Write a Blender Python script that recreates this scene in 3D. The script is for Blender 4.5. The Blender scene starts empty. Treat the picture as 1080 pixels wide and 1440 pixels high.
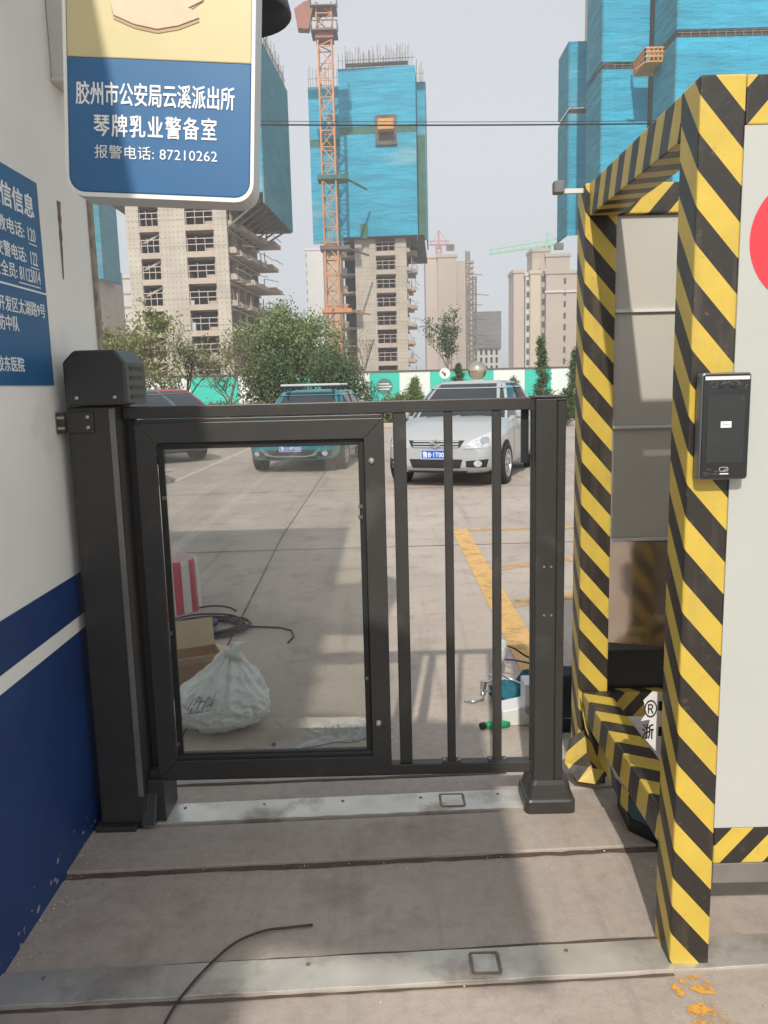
import bpy, bmesh, math, random
import numpy as np
from math import sin, cos, tan, pi, radians, sqrt, floor
from mathutils import Vector, Matrix, noise as mnoise
from mathutils.bvhtree import BVHTree

scene = bpy.context.scene
COL = scene.collection
# ------------------------------------------------------------------ camera
FPX, PITCH, ROLL, CAMH = 1120.0, radians(9.0), radians(1.4), 1.5
FW = Vector((0, cos(PITCH), -sin(PITCH)))
_r = Vector((1, 0, 0)); _u = _r.cross(FW)
RT = cos(ROLL) * _r - sin(ROLL) * _u
UP = cos(ROLL) * _u + sin(ROLL) * _r
cam_d = bpy.data.cameras.new('camera'); cam = bpy.data.objects.new('camera', cam_d); COL.objects.link(cam)
cam_d.sensor_fit = 'VERTICAL'; cam_d.sensor_height = 24.0; cam_d.lens = 24.0 * FPX / 1440.0
cam_d.clip_start = 0.05; cam_d.clip_end = 4000
M = Matrix((RT, UP, -FW)).transposed().to_4x4(); M.translation = (0, 0, CAMH)
cam.matrix_world = M
scene.camera = cam
# ------------------------------------------------------------------ world, sun, exposure
SUN_EL = radians(39.8); SUN_AZ = math.atan2(-0.14, -1.19)      # the sun stands behind the camera, a little left
wd = bpy.data.worlds.new('World'); scene.world = wd; wd.use_nodes = True
nt = wd.node_tree; nt.nodes.clear()
out = nt.nodes.new('ShaderNodeOutputWorld'); bg = nt.nodes.new('ShaderNodeBackground')
sky = nt.nodes.new('ShaderNodeTexSky'); sky.sky_type = 'NISHITA'; sky.sun_disc = False
sky.sun_elevation = SUN_EL; sky.sun_rotation = math.atan2(-0.14, -1.19) % (2 * pi)
sky.air_density = 1.0; sky.dust_density = 1.5; sky.ozone_density = 2.0; sky.altitude = 50
hs = nt.nodes.new('ShaderNodeHueSaturation'); hs.inputs['Saturation'].default_value = 0.25
veil = nt.nodes.new('ShaderNodeMix'); veil.data_type = 'RGBA'; veil.inputs[0].default_value = 0.62     # thin even haze veil over the sky
veil.inputs[7].default_value = (4.45, 4.62, 4.85, 1)
nt.links.new(sky.outputs[0], hs.inputs['Color']); nt.links.new(hs.outputs[0], veil.inputs[6]); nt.links.new(veil.outputs[2], bg.inputs[0])
bg.inputs[1].default_value = 0.14
nt.links.new(bg.outputs[0], out.inputs[0])
sl = bpy.data.lights.new('sun', 'SUN'); sun = bpy.data.objects.new('sun', sl); COL.objects.link(sun)
sl.energy = 3.0; sl.angle = radians(0.9); sl.color = (1.0, 0.93, 0.82)
sd = Vector((0.14, 1.19, -1.0)).normalized()
sun.rotation_euler = sd.to_track_quat('-Z', 'Y').to_euler()
scene.view_settings.view_transform = 'Standard'; scene.view_settings.look = 'None'
scene.view_settings.exposure = 0.4; scene.view_settings.gamma = 1.0
scene.cycles.max_bounces = 8; scene.cycles.transparent_max_bounces = 16

# ------------------------------------------------------------------ helpers
def ray(px, py): return FW + RT * ((px - 540) / FPX) - UP * ((py - 720) / FPX)
def atY(px, py, Y):
    d = ray(px, py); return Vector((0, 0, CAMH)) + d * (Y / d.y)
def atX(px, py, X):
    d = ray(px, py); return Vector((0, 0, CAMH)) + d * (X / d.x)
def gnd(px, py, z=0.0):
    d = ray(px, py); return Vector((0, 0, CAMH)) + d * ((z - CAMH) / d.z)
def S(r, g, b):
    f = lambda c: (c / 255 / 12.92) if c / 255 <= 0.04045 else ((c / 255 + 0.055) / 1.055) ** 2.4
    return (f(r), f(g), f(b))

def newmat(name):
    m = bpy.data.materials.new(name); m.use_nodes = True
    b = m.node_tree.nodes['Principled BSDF']
    return m, m.node_tree.nodes, m.node_tree.links, b
def node(nodes, t, **kw):
    n = nodes.new(t)
    for k, v in kw.items(): setattr(n, k, v)
    return n
def mixc(nodes, links, fac, a, b, mode='MIX'):
    n = nodes.new('ShaderNodeMix'); n.data_type = 'RGBA'; n.blend_type = mode
    for sock, v in ((n.inputs[0], fac), (n.inputs[6], a), (n.inputs[7], b)):
        if hasattr(v, 'is_output'): links.new(v, sock)
        elif isinstance(v, (int, float)): sock.default_value = v
        else: sock.default_value = (*v[:3], 1)
    return n.outputs[2]
def math_n(nodes, links, op, a, b=None, clamp=False):
    n = nodes.new('ShaderNodeMath'); n.operation = op; n.use_clamp = clamp
    for i, v in enumerate((a, b)):
        if v is None: continue
        if hasattr(v, 'is_output'): links.new(v, n.inputs[i])
        else: n.inputs[i].default_value = v
    return n.outputs[0]
def ramp(nodes, links, fac, stops):
    n = nodes.new('ShaderNodeValToRGB'); e = n.color_ramp.elements
    while len(e) < len(stops): e.new(0.5)
    for el, (p, c) in zip(e, stops):
        el.position = p; el.color = (c, c, c, 1) if isinstance(c, (int, float)) else (*c, 1)
    links.new(fac, n.inputs[0]); return n.outputs[0]
def noise_n(nodes, links, scale, detail=4, vec=None, rough=0.55):
    n = nodes.new('ShaderNodeTexNoise'); n.inputs['Scale'].default_value = scale
    n.inputs['Detail'].default_value = detail; n.inputs['Roughness'].default_value = rough
    if vec is not None: links.new(vec, n.inputs['Vector'])
    return n.outputs[0]
def mat(name, col, rough=0.6, metal=0.0, var=0.12, scale=6.0, bump=0.0, bscale=60.0, dirt=None, spec=0.5, coat=0.0, island=0.0):
    m, N, L, b = newmat(name)
    geo = N.new('ShaderNodeNewGeometry'); pos = geo.outputs['Position']
    c = None
    if var:
        nz = noise_n(N, L, scale, 5, pos)
        lo = tuple(x * (1 - var) for x in col); hi = tuple(min(1, x * (1 + var)) for x in col)
        c = mixc(N, L, ramp(N, L, nz, [(0.3, 0.0), (0.7, 1.0)]), lo, hi)
    if island:
        f = math_n(N, L, 'MULTIPLY_ADD', geo.outputs['Random Per Island'], 2 * island); 
        f.node.inputs[2].default_value = 1 - island
        v = N.new('ShaderNodeVectorMath'); v.operation = 'SCALE'
        if c is not None: L.new(c, v.inputs[0])
        else: v.inputs[0].default_value = col
        L.new(f, v.inputs['Scale']); c = v.outputs[0]
    if dirt:
        dcol, dscale, th, amt = dirt
        nz = noise_n(N, L, dscale, 8, pos, 0.65)
        f = ramp(N, L, nz, [(th, 0.0), (min(1, th + 0.14), amt)])
        c = mixc(N, L, f, c if c is not None else col, dcol)
        r2 = math_n(N, L, 'MULTIPLY_ADD', f, 0.25); r2.node.inputs[2].default_value = rough
        L.new(r2, b.inputs['Roughness'])
    else: b.inputs['Roughness'].default_value = rough
    if c is not None: L.new(c, b.inputs['Base Color'])
    else: b.inputs['Base Color'].default_value = (*col, 1)
    b.inputs['Metallic'].default_value = metal; b.inputs['Specular IOR Level'].default_value = spec
    b.inputs['Coat Weight'].default_value = coat
    if bump:
        bn = N.new('ShaderNodeBump'); bn.inputs['Strength'].default_value = bump; bn.inputs['Distance'].default_value = 0.01
        L.new(noise_n(N, L, bscale, 6, pos), bn.inputs['Height']); L.new(bn.outputs[0], b.inputs['Normal'])
    return m
def glassmat(name, tint, refl=0.06, rough=0.02, dust=0.0):
    m, N, L, b = newmat(name); N.remove(b)
    t = N.new('ShaderNodeBsdfTransparent'); t.inputs[0].default_value = (*tint, 1)
    g = N.new('ShaderNodeBsdfGlossy'); g.inputs['Roughness'].default_value = rough
    fr = N.new('ShaderNodeLayerWeight'); fr.inputs[0].default_value = 0.25
    mx = N.new('ShaderNodeMixShader'); f = math_n(N, L, 'MULTIPLY_ADD', fr.outputs['Fresnel'], 0.6); f.node.inputs[2].default_value = refl
    L.new(f, mx.inputs[0]); L.new(t.outputs[0], mx.inputs[1]); L.new(g.outputs[0], mx.inputs[2])
    if dust:
        df = N.new('ShaderNodeBsdfDiffuse'); df.inputs[0].default_value = (0.55, 0.53, 0.5, 1); m2 = N.new('ShaderNodeMixShader')
        P = N.new('ShaderNodeNewGeometry').outputs['Position']; mp_ = N.new('ShaderNodeMapping'); mp_.inputs['Scale'].default_value = (1.0, 1.0, 0.35); L.new(P, mp_.inputs['Vector'])
        L.new(ramp(N, L, noise_n(N, L, 5, 6, mp_.outputs[0], 0.6), [(0.35, dust*0.35), (0.75, dust)]), m2.inputs[0])
        L.new(mx.outputs[0], m2.inputs[1]); L.new(df.outputs[0], m2.inputs[2]); mx = m2
    L.new(mx.outputs[0], N['Material Output'].inputs[0]); return m
def stripes(name, vec, c0, period, ca, cb, duty=0.5, wear=True):
    """tape with hazard stripes: colour ca where fract((c0 - P.vec)/period) < duty"""
    m, N, L, b = newmat(name)
    geo = N.new('ShaderNodeNewGeometry')
    d = N.new('ShaderNodeVectorMath'); d.operation = 'DOT_PRODUCT'; d.inputs[1].default_value = vec
    L.new(geo.outputs['Position'], d.inputs[0])
    v = math_n(N, L, 'SUBTRACT', c0, d.outputs['Value']); v = math_n(N, L, 'DIVIDE', v, period)
    v = math_n(N, L, 'FRACT', v); v = math_n(N, L, 'LESS_THAN', v, duty)
    nz = noise_n(N, L, 9, 5, geo.outputs['Position'])
    shade = ramp(N, L, nz, [(0.3, 0.86), (0.7, 1.0)])
    c = mixc(N, L, v, cb, ca); c = mixc(N, L, 1.0, c, shade, 'MULTIPLY')
    n2 = noise_n(N, L, 45, 8, geo.outputs['Position'], 0.7)
    f = ramp(N, L, n2, [(0.60, 0.0), (0.72, 0.5)])
    c = mixc(N, L, f, c, S(120, 110, 95))
    mp_ = N.new('ShaderNodeMapping'); mp_.inputs['Scale'].default_value = (6.0, 6.0, 0.8); L.new(geo.outputs['Position'], mp_.inputs['Vector'])
    c = mixc(N, L, ramp(N, L, noise_n(N, L, 2.0, 7, mp_.outputs[0], 0.65), [(0.5, 0.0), (0.75, 0.32)]), c, S(128, 116, 98))     # runs of grime
    L.new(c, b.inputs['Base Color']); b.inputs['Roughness'].default_value = 0.42
    bn = N.new('ShaderNodeBump'); bn.inputs['Strength'].default_value = 0.3; bn.inputs['Distance'].default_value = 0.01
    L.new(noise_n(N, L, 14, 4, geo.outputs['Position']), bn.inputs['Height']); L.new(bn.outputs[0], b.inputs['Normal'])
    return m

ORG = {}
def tag(o, label=None, cat=None, group=None, kind=None):
    if label: o['label'] = label
    if cat: o['category'] = cat
    if group: o['group'] = group
    if kind: o['kind'] = kind
    return o
def thing(name, loc, label, cat, group=None, rz=0.0):
    o = bpy.data.objects.new(name, None); COL.objects.link(o); o.empty_display_size = 0.2
    o.location = loc; o.rotation_euler = (0, 0, rz)
    ORG[o.name] = Vector(loc) if rz == 0.0 else Vector((0, 0, 0))
    return tag(o, label, cat, group)
def place(me, name, m, parent=None, bevel=0.0, smooth=False, subsurf=0, local=False):
    o = bpy.data.objects.new(name, me); COL.objects.link(o)
    if m is not None:
        for mm in (m if isinstance(m, (list, tuple)) else [m]): me.materials.append(mm)
    if parent is not None:
        off = ORG.get(parent.name, Vector((0, 0, 0)))
        if not local: me.transform(Matrix.Translation(-off))
        o.parent = parent; ORG[o.name] = off
    if smooth:
        me.polygons.foreach_set('use_smooth', [True] * len(me.polygons))
    if subsurf:
        s = o.modifiers.new('sub', 'SUBSURF'); s.levels = subsurf; s.render_levels = subsurf
    if bevel:
        bv = o.modifiers.new('bevel', 'BEVEL'); bv.width = bevel; bv.segments = 2; bv.limit_method = 'ANGLE'; bv.angle_limit = radians(40)
        bv.harden_normals = False
    return o
class MB:
    def __init__(s): s.v = []; s.f = []; s.mi = []
    def add(s, vs, fs, mi=0):
        k = len(s.v); s.v += [tuple(x) for x in vs]; s.f += [tuple(i + k for i in f) for f in fs]; s.mi += [mi] * len(fs); return s
    def box(s, x0, x1, y0, y1, z0, z1, mi=0):
        return s.add([(x0,y0,z0),(x1,y0,z0),(x1,y1,z0),(x0,y1,z0),(x0,y0,z1),(x1,y0,z1),(x1,y1,z1),(x0,y1,z1)],
                     [(0,3,2,1),(4,5,6,7),(0,1,5,4),(1,2,6,5),(2,3,7,6),(3,0,4,7)], mi)
    def obox(s, c, ax, ay, az, mi=0):     # oriented box: centre and three half vectors
        c, ax, ay, az = map(Vector, (c, ax, ay, az)); vs = []
        for z in (-1, 1):
            for x, y in ((-1,-1),(1,-1),(1,1),(-1,1)): vs.append(c + ax*x + ay*y + az*z)
        return s.add(vs, [(0,3,2,1),(4,5,6,7),(0,1,5,4),(1,2,6,5),(2,3,7,6),(3,0,4,7)], mi)
    def bar(s, a, b, w, h=None, mi=0):    # square bar between two points
        a, b = Vector(a), Vector(b); d = b - a; L = d.length
        if L < 1e-6: return s
        d = d / L; up = Vector((0, 0, 1)) if abs(d.z) < 0.95 else Vector((0, 1, 0))
        x = d.cross(up).normalized(); y = x.cross(d)
        return s.obox((a + b) / 2, x * (w / 2), d * (L / 2), y * ((h or w) / 2), mi)
    def prism(s, poly, axis, a, b, mi=0): # polygon in the plane across an axis, swept from a to b
        n = len(poly)
        def P(u, v, w): return {'x': (w, u, v), 'y': (u, w, v), 'z': (u, v, w)}[axis]
        vs = [P(u, v, a) for u, v in poly] + [P(u, v, b) for u, v in poly]
        fs = [tuple(range(n)), tuple(range(2*n - 1, n - 1, -1))] + [(i, i + n, (i + 1) % n + n, (i + 1) % n) for i in range(n)]
        return s.add(vs, fs, mi)
    def tube(s, pts, r, seg=8, cap=True, mi=0):
        pts = [Vector(p) for p in pts]; n = len(pts); rr = r if isinstance(r, (list, tuple)) else [r] * n
        rings = []; prevx = None
        for i, p in enumerate(pts):
            d = (pts[min(i + 1, n - 1)] - pts[max(i - 1, 0)]).normalized()
            if prevx is None:
                up = Vector((0, 0, 1)) if abs(d.z) < 0.9 else Vector((1, 0, 0)); x = d.cross(up).normalized()
            else: x = (prevx - d * prevx.dot(d)).normalized()
            prevx = x; y = d.cross(x)
            rings.append([p + (x * cos(2*pi*k/seg) + y * sin(2*pi*k/seg)) * rr[i] for k in range(seg)])
        vs = [q for rg in rings for q in rg]
        fs = [(i*seg + k, i*seg + (k+1) % seg, (i+1)*seg + (k+1) % seg, (i+1)*seg + k) for i in range(n - 1) for k in range(seg)]
        if cap: fs += [tuple(range(seg - 1, -1, -1)), tuple((n-1)*seg + k for k in range(seg))]
        return s.add(vs, fs, mi)
    def lathe(s, prof, c, axis='z', seg=24, mi=0):   # profile (r, h) turned round an axis through c
        n = len(prof); vs = []
        for r, h in prof:
            for k in range(seg):
                a = 2*pi*k/seg; u, v = r*cos(a), r*sin(a)
                vs.append({'z': (c[0]+u, c[1]+v, c[2]+h), 'y': (c[0]+u, c[1]+h, c[2]+v), 'x': (c[0]+h, c[1]+u, c[2]+v)}[axis])
        fs = [(i*seg+k, i*seg+(k+1) % seg, (i+1)*seg+(k+1) % seg, (i+1)*seg+k) for i in range(n-1) for k in range(seg)]
        fs += [tuple(range(seg-1, -1, -1)), tuple((n-1)*seg + k for k in range(seg))]
        return s.add(vs, fs, mi)
    def grid(s, rows, mi=0, close=False):
        n, mcol = len(rows), len(rows[0]); vs = [p for r in rows for p in r]
        fs = [(i*mcol+j, i*mcol+(j+1) % mcol, (i+1)*mcol+(j+1) % mcol, (i+1)*mcol+j) for i in range(n-1) for j in range(mcol if close else mcol-1)]
        return s.add(vs, fs, mi)
    def mesh(s, name):
        me = bpy.data.meshes.new(name); me.from_pydata(s.v, [], s.f)
        if any(s.mi): me.polygons.foreach_set('material_index', s.mi)
        bm = bmesh.new(); bm.from_mesh(me); bmesh.ops.recalc_face_normals(bm, faces=bm.faces); bm.to_mesh(me); bm.free()
        return me
    def build(s, name, m, parent=None, **kw): return place(s.mesh(name), name, m, parent, **kw)
def text_mesh(body, o, u, v, w, h=None, thick=0.002, bold=0.0, align='l', gap=0.0):
    """lettering as a thin solid, laid from point o along unit vectors u (reading) and v (up); w = width, h = height"""
    c = bpy.data.curves.new('lettering', 'FONT'); c.body = body; c.resolution_u = 3; c.extrude = 0.02
    c.space_character = 1.0 + gap
    ob = bpy.data.objects.new('lettering', c); COL.objects.link(ob)
    dg = bpy.context.evaluated_depsgraph_get(); me = bpy.data.meshes.new_from_object(ob.evaluated_get(dg))
    bpy.data.objects.remove(ob); bpy.data.curves.remove(c)
    co = np.empty(len(me.vertices) * 3); me.vertices.foreach_get('co', co); co = co.reshape(-1, 3)
    mn, mx = co.min(0), co.max(0); sx = w / (mx[0] - mn[0]); sy = (h / (mx[1] - mn[1])) if h else sx
    if align == 'c': mn = mn + np.array([(mx[0] - mn[0]) / 2, 0, 0])
    if align == 'r': mn = mn + np.array([(mx[0] - mn[0]), 0, 0])
    u, v, o = (np.array(q, float) for q in (u, v, o)); nrm = np.cross(u, v)
    out = o + (co[:, :1] - mn[0]) * sx * u + (co[:, 1:2] - mn[1]) * sy * v + (co[:, 2:] + 0.02) / 0.04 * thick * nrm
    me.vertices.foreach_set('co', out.ravel()); me.update(); me.name = 'lettering'
    if bold:      # heavier strokes: the same outline laid again a hair to each side and just above
        bm = bmesh.new(); bm.from_mesh(me); g0 = bm.verts[:] + bm.edges[:] + bm.faces[:]
        for k, (a, c2) in enumerate(((1, 0), (-1, 0), (0, 1), (0, -1))):
            r = bmesh.ops.duplicate(bm, geom=g0); d = Vector(u) * (a * bold * sx) + Vector(v) * (c2 * bold * sy * 0.7) + Vector(nrm) * (0.00006 * (k + 1) * max(1, h / 0.06 if h else 1))
            for e in r['geom']:
                if isinstance(e, bmesh.types.BMVert): e.co += d
        bm.to_mesh(me); bm.free()
    return me
XU, ZU, YU = (1, 0, 0), (0, 0, 1), (0, 1, 0)
def copy_tree(o, parent=None):
    c = o.copy(); COL.objects.link(c)
    if parent: c.parent = parent
    for ch in list(o.children): copy_tree(ch, c)
    return c

# ------------------------------------------------------------------ materials
m_white_wall = mat('white_wall_paint', S(240, 239, 233), 0.75, var=0.06, scale=1.6, bump=0.08, bscale=30, dirt=(S(186, 182, 172), 1.6, 0.56, 0.5))
m_blue_dado = mat('dark_blue_paint', S(26, 58, 112), 0.5, var=0.15, scale=4, bump=0.06, bscale=25, dirt=(S(70, 90, 120), 9, 0.66, 0.5))
m_grey_white = mat('offwhite_metal', S(205, 204, 200), 0.45, var=0.05, scale=3)
m_gate = mat('charcoal_powder_coat', S(54, 53, 52), 0.40, var=0.08, scale=9, bump=0.05, bscale=220, spec=0.5, dirt=(S(112, 106, 98), 5, 0.56, 0.22))
m_gate_dark = mat('black_rubber_trim', S(26, 30, 30), 0.5, var=0.1)
m_steel = mat('bolt_steel', S(190, 188, 184), 0.3, metal=0.9, var=0.1, scale=30)
m_strip = mat('worn_steel_strip', S(206, 201, 192), 0.33, metal=0.5, var=0.18, scale=5, bump=0.05, bscale=40, dirt=(S(140, 126, 114), 3.2, 0.5, 0.8))
m_black_plastic = mat('black_plastic', S(28, 28, 30), 0.4, var=0.1)
m_white_panel = mat('white_enamel_panel', S(182, 185, 180), 0.4, var=0.03, scale=2, dirt=(S(166, 164, 155), 3, 0.62, 0.3))
m_red = mat('red_vinyl', S(225, 58, 70), 0.45, var=0.05)
m_grey_panel = mat('grey_sheet_panel', S(178, 174, 165), 0.5, var=0.05, scale=3, bump=0.03, bscale=12, dirt=(S(150, 145, 140), 5, 0.62, 0.4))
m_white_ink = mat('white_ink', S(238, 240, 240), 0.5, var=0.0)
m_white_plastic = mat('white_plastic', S(215, 215, 215), 0.4, var=0.04)
m_cream = mat('cream_sign_face', S(202, 190, 146), 0.38, var=0.04, scale=3)
m_blue_sign = mat('blue_sign_face', S(52, 104, 152), 0.38, var=0.06, scale=5)
m_blue_notice = mat('blue_notice_vinyl', S(30, 92, 140), 0.45, var=0.06, scale=3)
m_cable = mat('black_cable', S(42, 36, 36), 0.5, var=0.1)
YEL, BLK = S(208, 180, 76), S(48, 44, 40)

def conc_mat():
    m, N, L, b = newmat('pale_concrete_paving')
    geo = N.new('ShaderNodeNewGeometry'); P = geo.outputs['Position']
    base = mixc(N, L, ramp(N, L, noise_n(N, L, 0.9, 6, P), [(0.3, 0.0), (0.7, 1.0)]), S(163, 152, 142), S(186, 174, 164))
    f = ramp(N, L, noise_n(N, L, 26, 10, P, 0.72), [(0.45, 0.0), (0.85, 0.55)])
    base = mixc(N, L, f, base, S(128, 117, 108))
    f2 = ramp(N, L, noise_n(N, L, 3.1, 8, P, 0.65), [(0.52, 0.0), (0.68, 0.6)])          # worn, dirtier patches
    base = mixc(N, L, f2, base, S(134, 122, 113))
    mp_ = N.new('ShaderNodeMapping'); mp_.inputs['Scale'].default_value = (9.0, 0.35, 1.0); L.new(P, mp_.inputs['Vector'])
    f5 = ramp(N, L, noise_n(N, L, 1.0, 6, mp_.outputs[0], 0.6), [(0.56, 0.0), (0.72, 0.35)])   # tyre and drag streaks along the lane
    base = mixc(N, L, f5, base, S(118, 108, 99))
    f3 = ramp(N, L, noise_n(N, L, 210, 3, P), [(0.62, 0.0), (0.70, 0.4)])                 # dark aggregate
    base = mixc(N, L, f3, base, S(104, 96, 88))
    f4 = ramp(N, L, noise_n(N, L, 170, 3, P), [(0.30, 0.5), (0.38, 0.0)])                 # pale aggregate
    base = mixc(N, L, f4, base, S(206, 196, 182))
    vor = N.new('ShaderNodeTexVoronoi'); vor.feature = 'DISTANCE_TO_EDGE'; vor.inputs['Scale'].default_value = 0.42
    wv = N.new('ShaderNodeVectorMath'); wv.operation = 'MULTIPLY_ADD'
    nn = N.new('ShaderNodeTexNoise'); nn.inputs['Scale'].default_value = 2.2; nn.inputs['Detail'].default_value = 6; L.new(P, nn.inputs['Vector'])
    L.new(nn.outputs['Color'], wv.inputs[0]); wv.inputs[1].default_value = (0.9, 0.9, 0.0); L.new(P, wv.inputs[2]); L.new(wv.outputs[0], vor.inputs['Vector'])
    crack = ramp(N, L, vor.outputs['Distance'], [(0.0, 0.55), (0.0035, 0.0)])
    crack = math_n(N, L, 'MULTIPLY', crack, ramp(N, L, noise_n(N, L, 0.6, 3, P), [(0.5, 0.0), (0.56, 1.0)]))
    base = mixc(N, L, crack, base, S(84, 74, 66))
    L.new(base, b.inputs['Base Color']); b.inputs['Roughness'].default_value = 0.8
    bn = N.new('ShaderNodeBump'); bn.inputs['Strength'].default_value = 0.35; bn.inputs['Distance'].default_value = 0.004
    L.new(noise_n(N, L, 90, 8, P, 0.7), bn.inputs['Height']); L.new(bn.outputs[0], b.inputs['Normal'])
    return m
m_conc = conc_mat()
m_joint = mat('dark_joint_dirt', S(92, 78, 70), 0.9, var=0.3, scale=12)
#@@SETTING
# ------------------------------------------------------------------ ground
g = MB(); g.add([(-900, -60, 0), (900, -60, 0), (900, 1500, 0), (-900, 1500, 0)], [(0, 1, 2, 3)])
tag(g.build('ground', m_conc), kind='structure')
def slab(name, x0, x1, ya, yb, z0, z1, m, k=0.04, bevel=0.004):
    b = MB(); b.prism([(x0, ya + k*x0), (x1, ya + k*x1), (x1, yb + k*x1), (x0, yb + k*x0)], 'z', z0, z1)
    return tag(b.build(name, m, bevel=bevel), kind='structure')
slab('threshold_slab', -1.03, 2.2, 2.345, 2.585, -0.05, 0.012, m_conc)
slab('threshold_slab', -1.03, 2.2, 2.735, 2.86, -0.05, 0.010, m_conc)
def joint(pts, w, name='pavement_joint', z=0.003):
    b = MB(); rng = random.Random(len(pts) * 7 + int(w * 1e4)); P = []
    for (a, c) in zip(pts[:-1], pts[1:]):
        a, c = Vector(a), Vector(c); n = max(2, int((c - a).length / 0.05))
        P += [a.lerp(c, i / n) for i in range(n)]
    P.append(Vector(pts[-1])); L_, R_ = [], []
    for i, p in enumerate(P):
        d = (P[min(i+1, len(P)-1)] - P[max(i-1, 0)]).normalized(); nrm = Vector((-d.y, d.x))
        L_.append((*(p + nrm * w * rng.uniform(0.3, 0.7)), z)); R_.append((*(p - nrm * w * rng.uniform(0.3, 0.7)), z))
    b.grid([L_, R_]); return tag(b.build(name, m_joint), kind='structure')
joint([(-1.03, 2.292), (0.9, 2.369)], 0.022)
joint([(-1.03, 1.868), (0.71, 1.952)], 0.012)
joint([(-1.03, 1.742), (0.71, 1.815)], 0.010)
joint([(-0.9, 2.86), (0.45, 2.90)], 0.016)
for x in (-1.0, 3.2, 7.4): joint([(x + 0.1, 3.0), (x - 0.05, 8.0), (x, 30.0)], 0.011)
for y in (7.35, 11.6, 16.2, 21.5): joint([(-9, y - 0.2), (9, y + 0.2)], 0.014)
# worn yellow road paint
def paint_mat(name, c, lo, hi, sc):
    m, N, L, b = newmat(name); P = N.new('ShaderNodeNewGeometry').outputs['Position']
    f = ramp(N, L, noise_n(N, L, sc, 10, P, 0.72), [(lo, 1.0), (hi, 0.0)])
    b.inputs['Base Color'].default_value = (*c, 1); b.inputs['Roughness'].default_value = 0.8; L.new(f, b.inputs['Alpha'])
    return m
m_ybar = paint_mat('nearly_worn_off_road_paint', S(204, 168, 116), 0.40, 0.66, 6)
m_yline = paint_mat('worn_yellow_road_paint', S(206, 166, 106), 0.5, 0.8, 6)
def mark(name, poly, m, z=0.004):
    b = MB(); b.add([(x, y, z) for x, y in poly], [tuple(range(len(poly)))]); return tag(b.build(name, m), kind='structure')
mark('yellow_line', [(0.70, 3.6), (0.86, 3.6), (0.86, 8.2), (0.70, 8.2)], m_yline)
mark('yellow_line', [(0.865, 8.05), (4.6, 8.05), (4.6, 8.2), (0.865, 8.2)], m_ybar)
mark('yellow_line', [(0.865, 6.25), (2.6, 7.0), (2.6, 7.18), (0.865, 6.43)], m_ybar)
mark('yellow_line', [(0.865, 5.2), (2.6, 5.95), (2.6, 6.13), (0.865, 5.38)], m_ybar)
m_wline = mat('faded_white_road_paint', S(196, 186, 174), 0.8, var=0.1, scale=6)
mark('white_line', [(-3.55, 13.2), (-3.43, 13.2), (-3.2, 30), (-3.32, 30)], m_wline)
mark('white_line', [(-3.5, 13.2), (-3.5, 13.32), (-8, 15.4), (-8, 15.28)], m_wline)
m_chip = paint_mat('flaked_orange_paint', S(218, 160, 70), 0.45, 0.52, 22)
def patch(pts):
    q = [gnd(x, y) for x, y in pts]; mark('worn_marking', [(p.x, p.y) for p in q], m_chip, 0.003)
patch([(938, 1380), (975, 1372), (1000, 1384), (1008, 1400), (985, 1398), (972, 1392), (958, 1404), (948, 1396)])
patch([(962, 1418), (990, 1410), (1022, 1424), (1050, 1450), (1030, 1470), (1000, 1452), (975, 1440)])
# steel floor strips with their square covers
def floor_strip(label, x0, x1, ya, yb, z, covers, k=0.04):
    t = thing('floor_strip', (0, (ya + yb) / 2, 0), label, 'metal strip')
    b = MB(); n = 40; rows = [[], []]
    rr = random.Random(3)
    for i in range(n + 1):
        x = x0 + (x1 - x0) * i / n; dz = 0.0012 * sin(i * 1.7) + 0.0008 * rr.random()
        rows[0].append((x, ya + k*x, z + dz)); rows[1].append((x, yb + k*x, z + dz*0.5))
    lo = [[(p[0], p[1], -0.02) for p in r] for r in rows]
    b.grid([lo[0], rows[0], rows[1], lo[1]]); b.build('plate', m_strip, t, bevel=0.0015)
    m_cov = bpy.data.materials.get('rusty_cover_edge') or mat('rusty_cover_edge', S(128, 114, 104), 0.6, metal=0.3, var=0.3, scale=30)
    for cx, cw in covers:
        f = MB(); cy = (ya + yb) / 2 + k*cx; h = (yb - ya) * 0.33
        for sgn in (-1, 1):
            f.box(cx - cw, cx + cw, cy + sgn*h - 0.0025, cy + sgn*h + 0.0025, z, z + 0.0034)
            f.box(cx + sgn*cw - 0.004, cx + sgn*cw + 0.004, cy - h + 0.004, cy + h - 0.004, z, z + 0.004)
        co = f.build('cover_frame', m_cov, t)
        MB().box(cx - cw + 0.006, cx + cw - 0.006, cy - h + 0.006, cy + h - 0.006, z, z + 0.0025).build('cover', m_strip, t)
    s = MB()
    for i in range(5):
        x = x0 + 0.12 + (x1 - x0 - 0.2) * i / 4; s.lathe([(0.006, 0), (0.006, 0.002), (0.004, 0.003)], (x, (ya + yb)/2 + 0.03 + k*x, z), seg=10)
    s.build('screw', m_cov, t)
    return t
floor_strip('worn steel strip set in the floor under the gate, narrow and scuffed', -0.86, 0.47, 2.60, 2.728, 0.018, [(0.22, 0.042)])
floor_strip('wide shiny steel strip across the foreground floor, nearest the viewer', -1.03, 1.9, 1.80, 1.915, 0.006, [(0.235, 0.036)])

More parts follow.
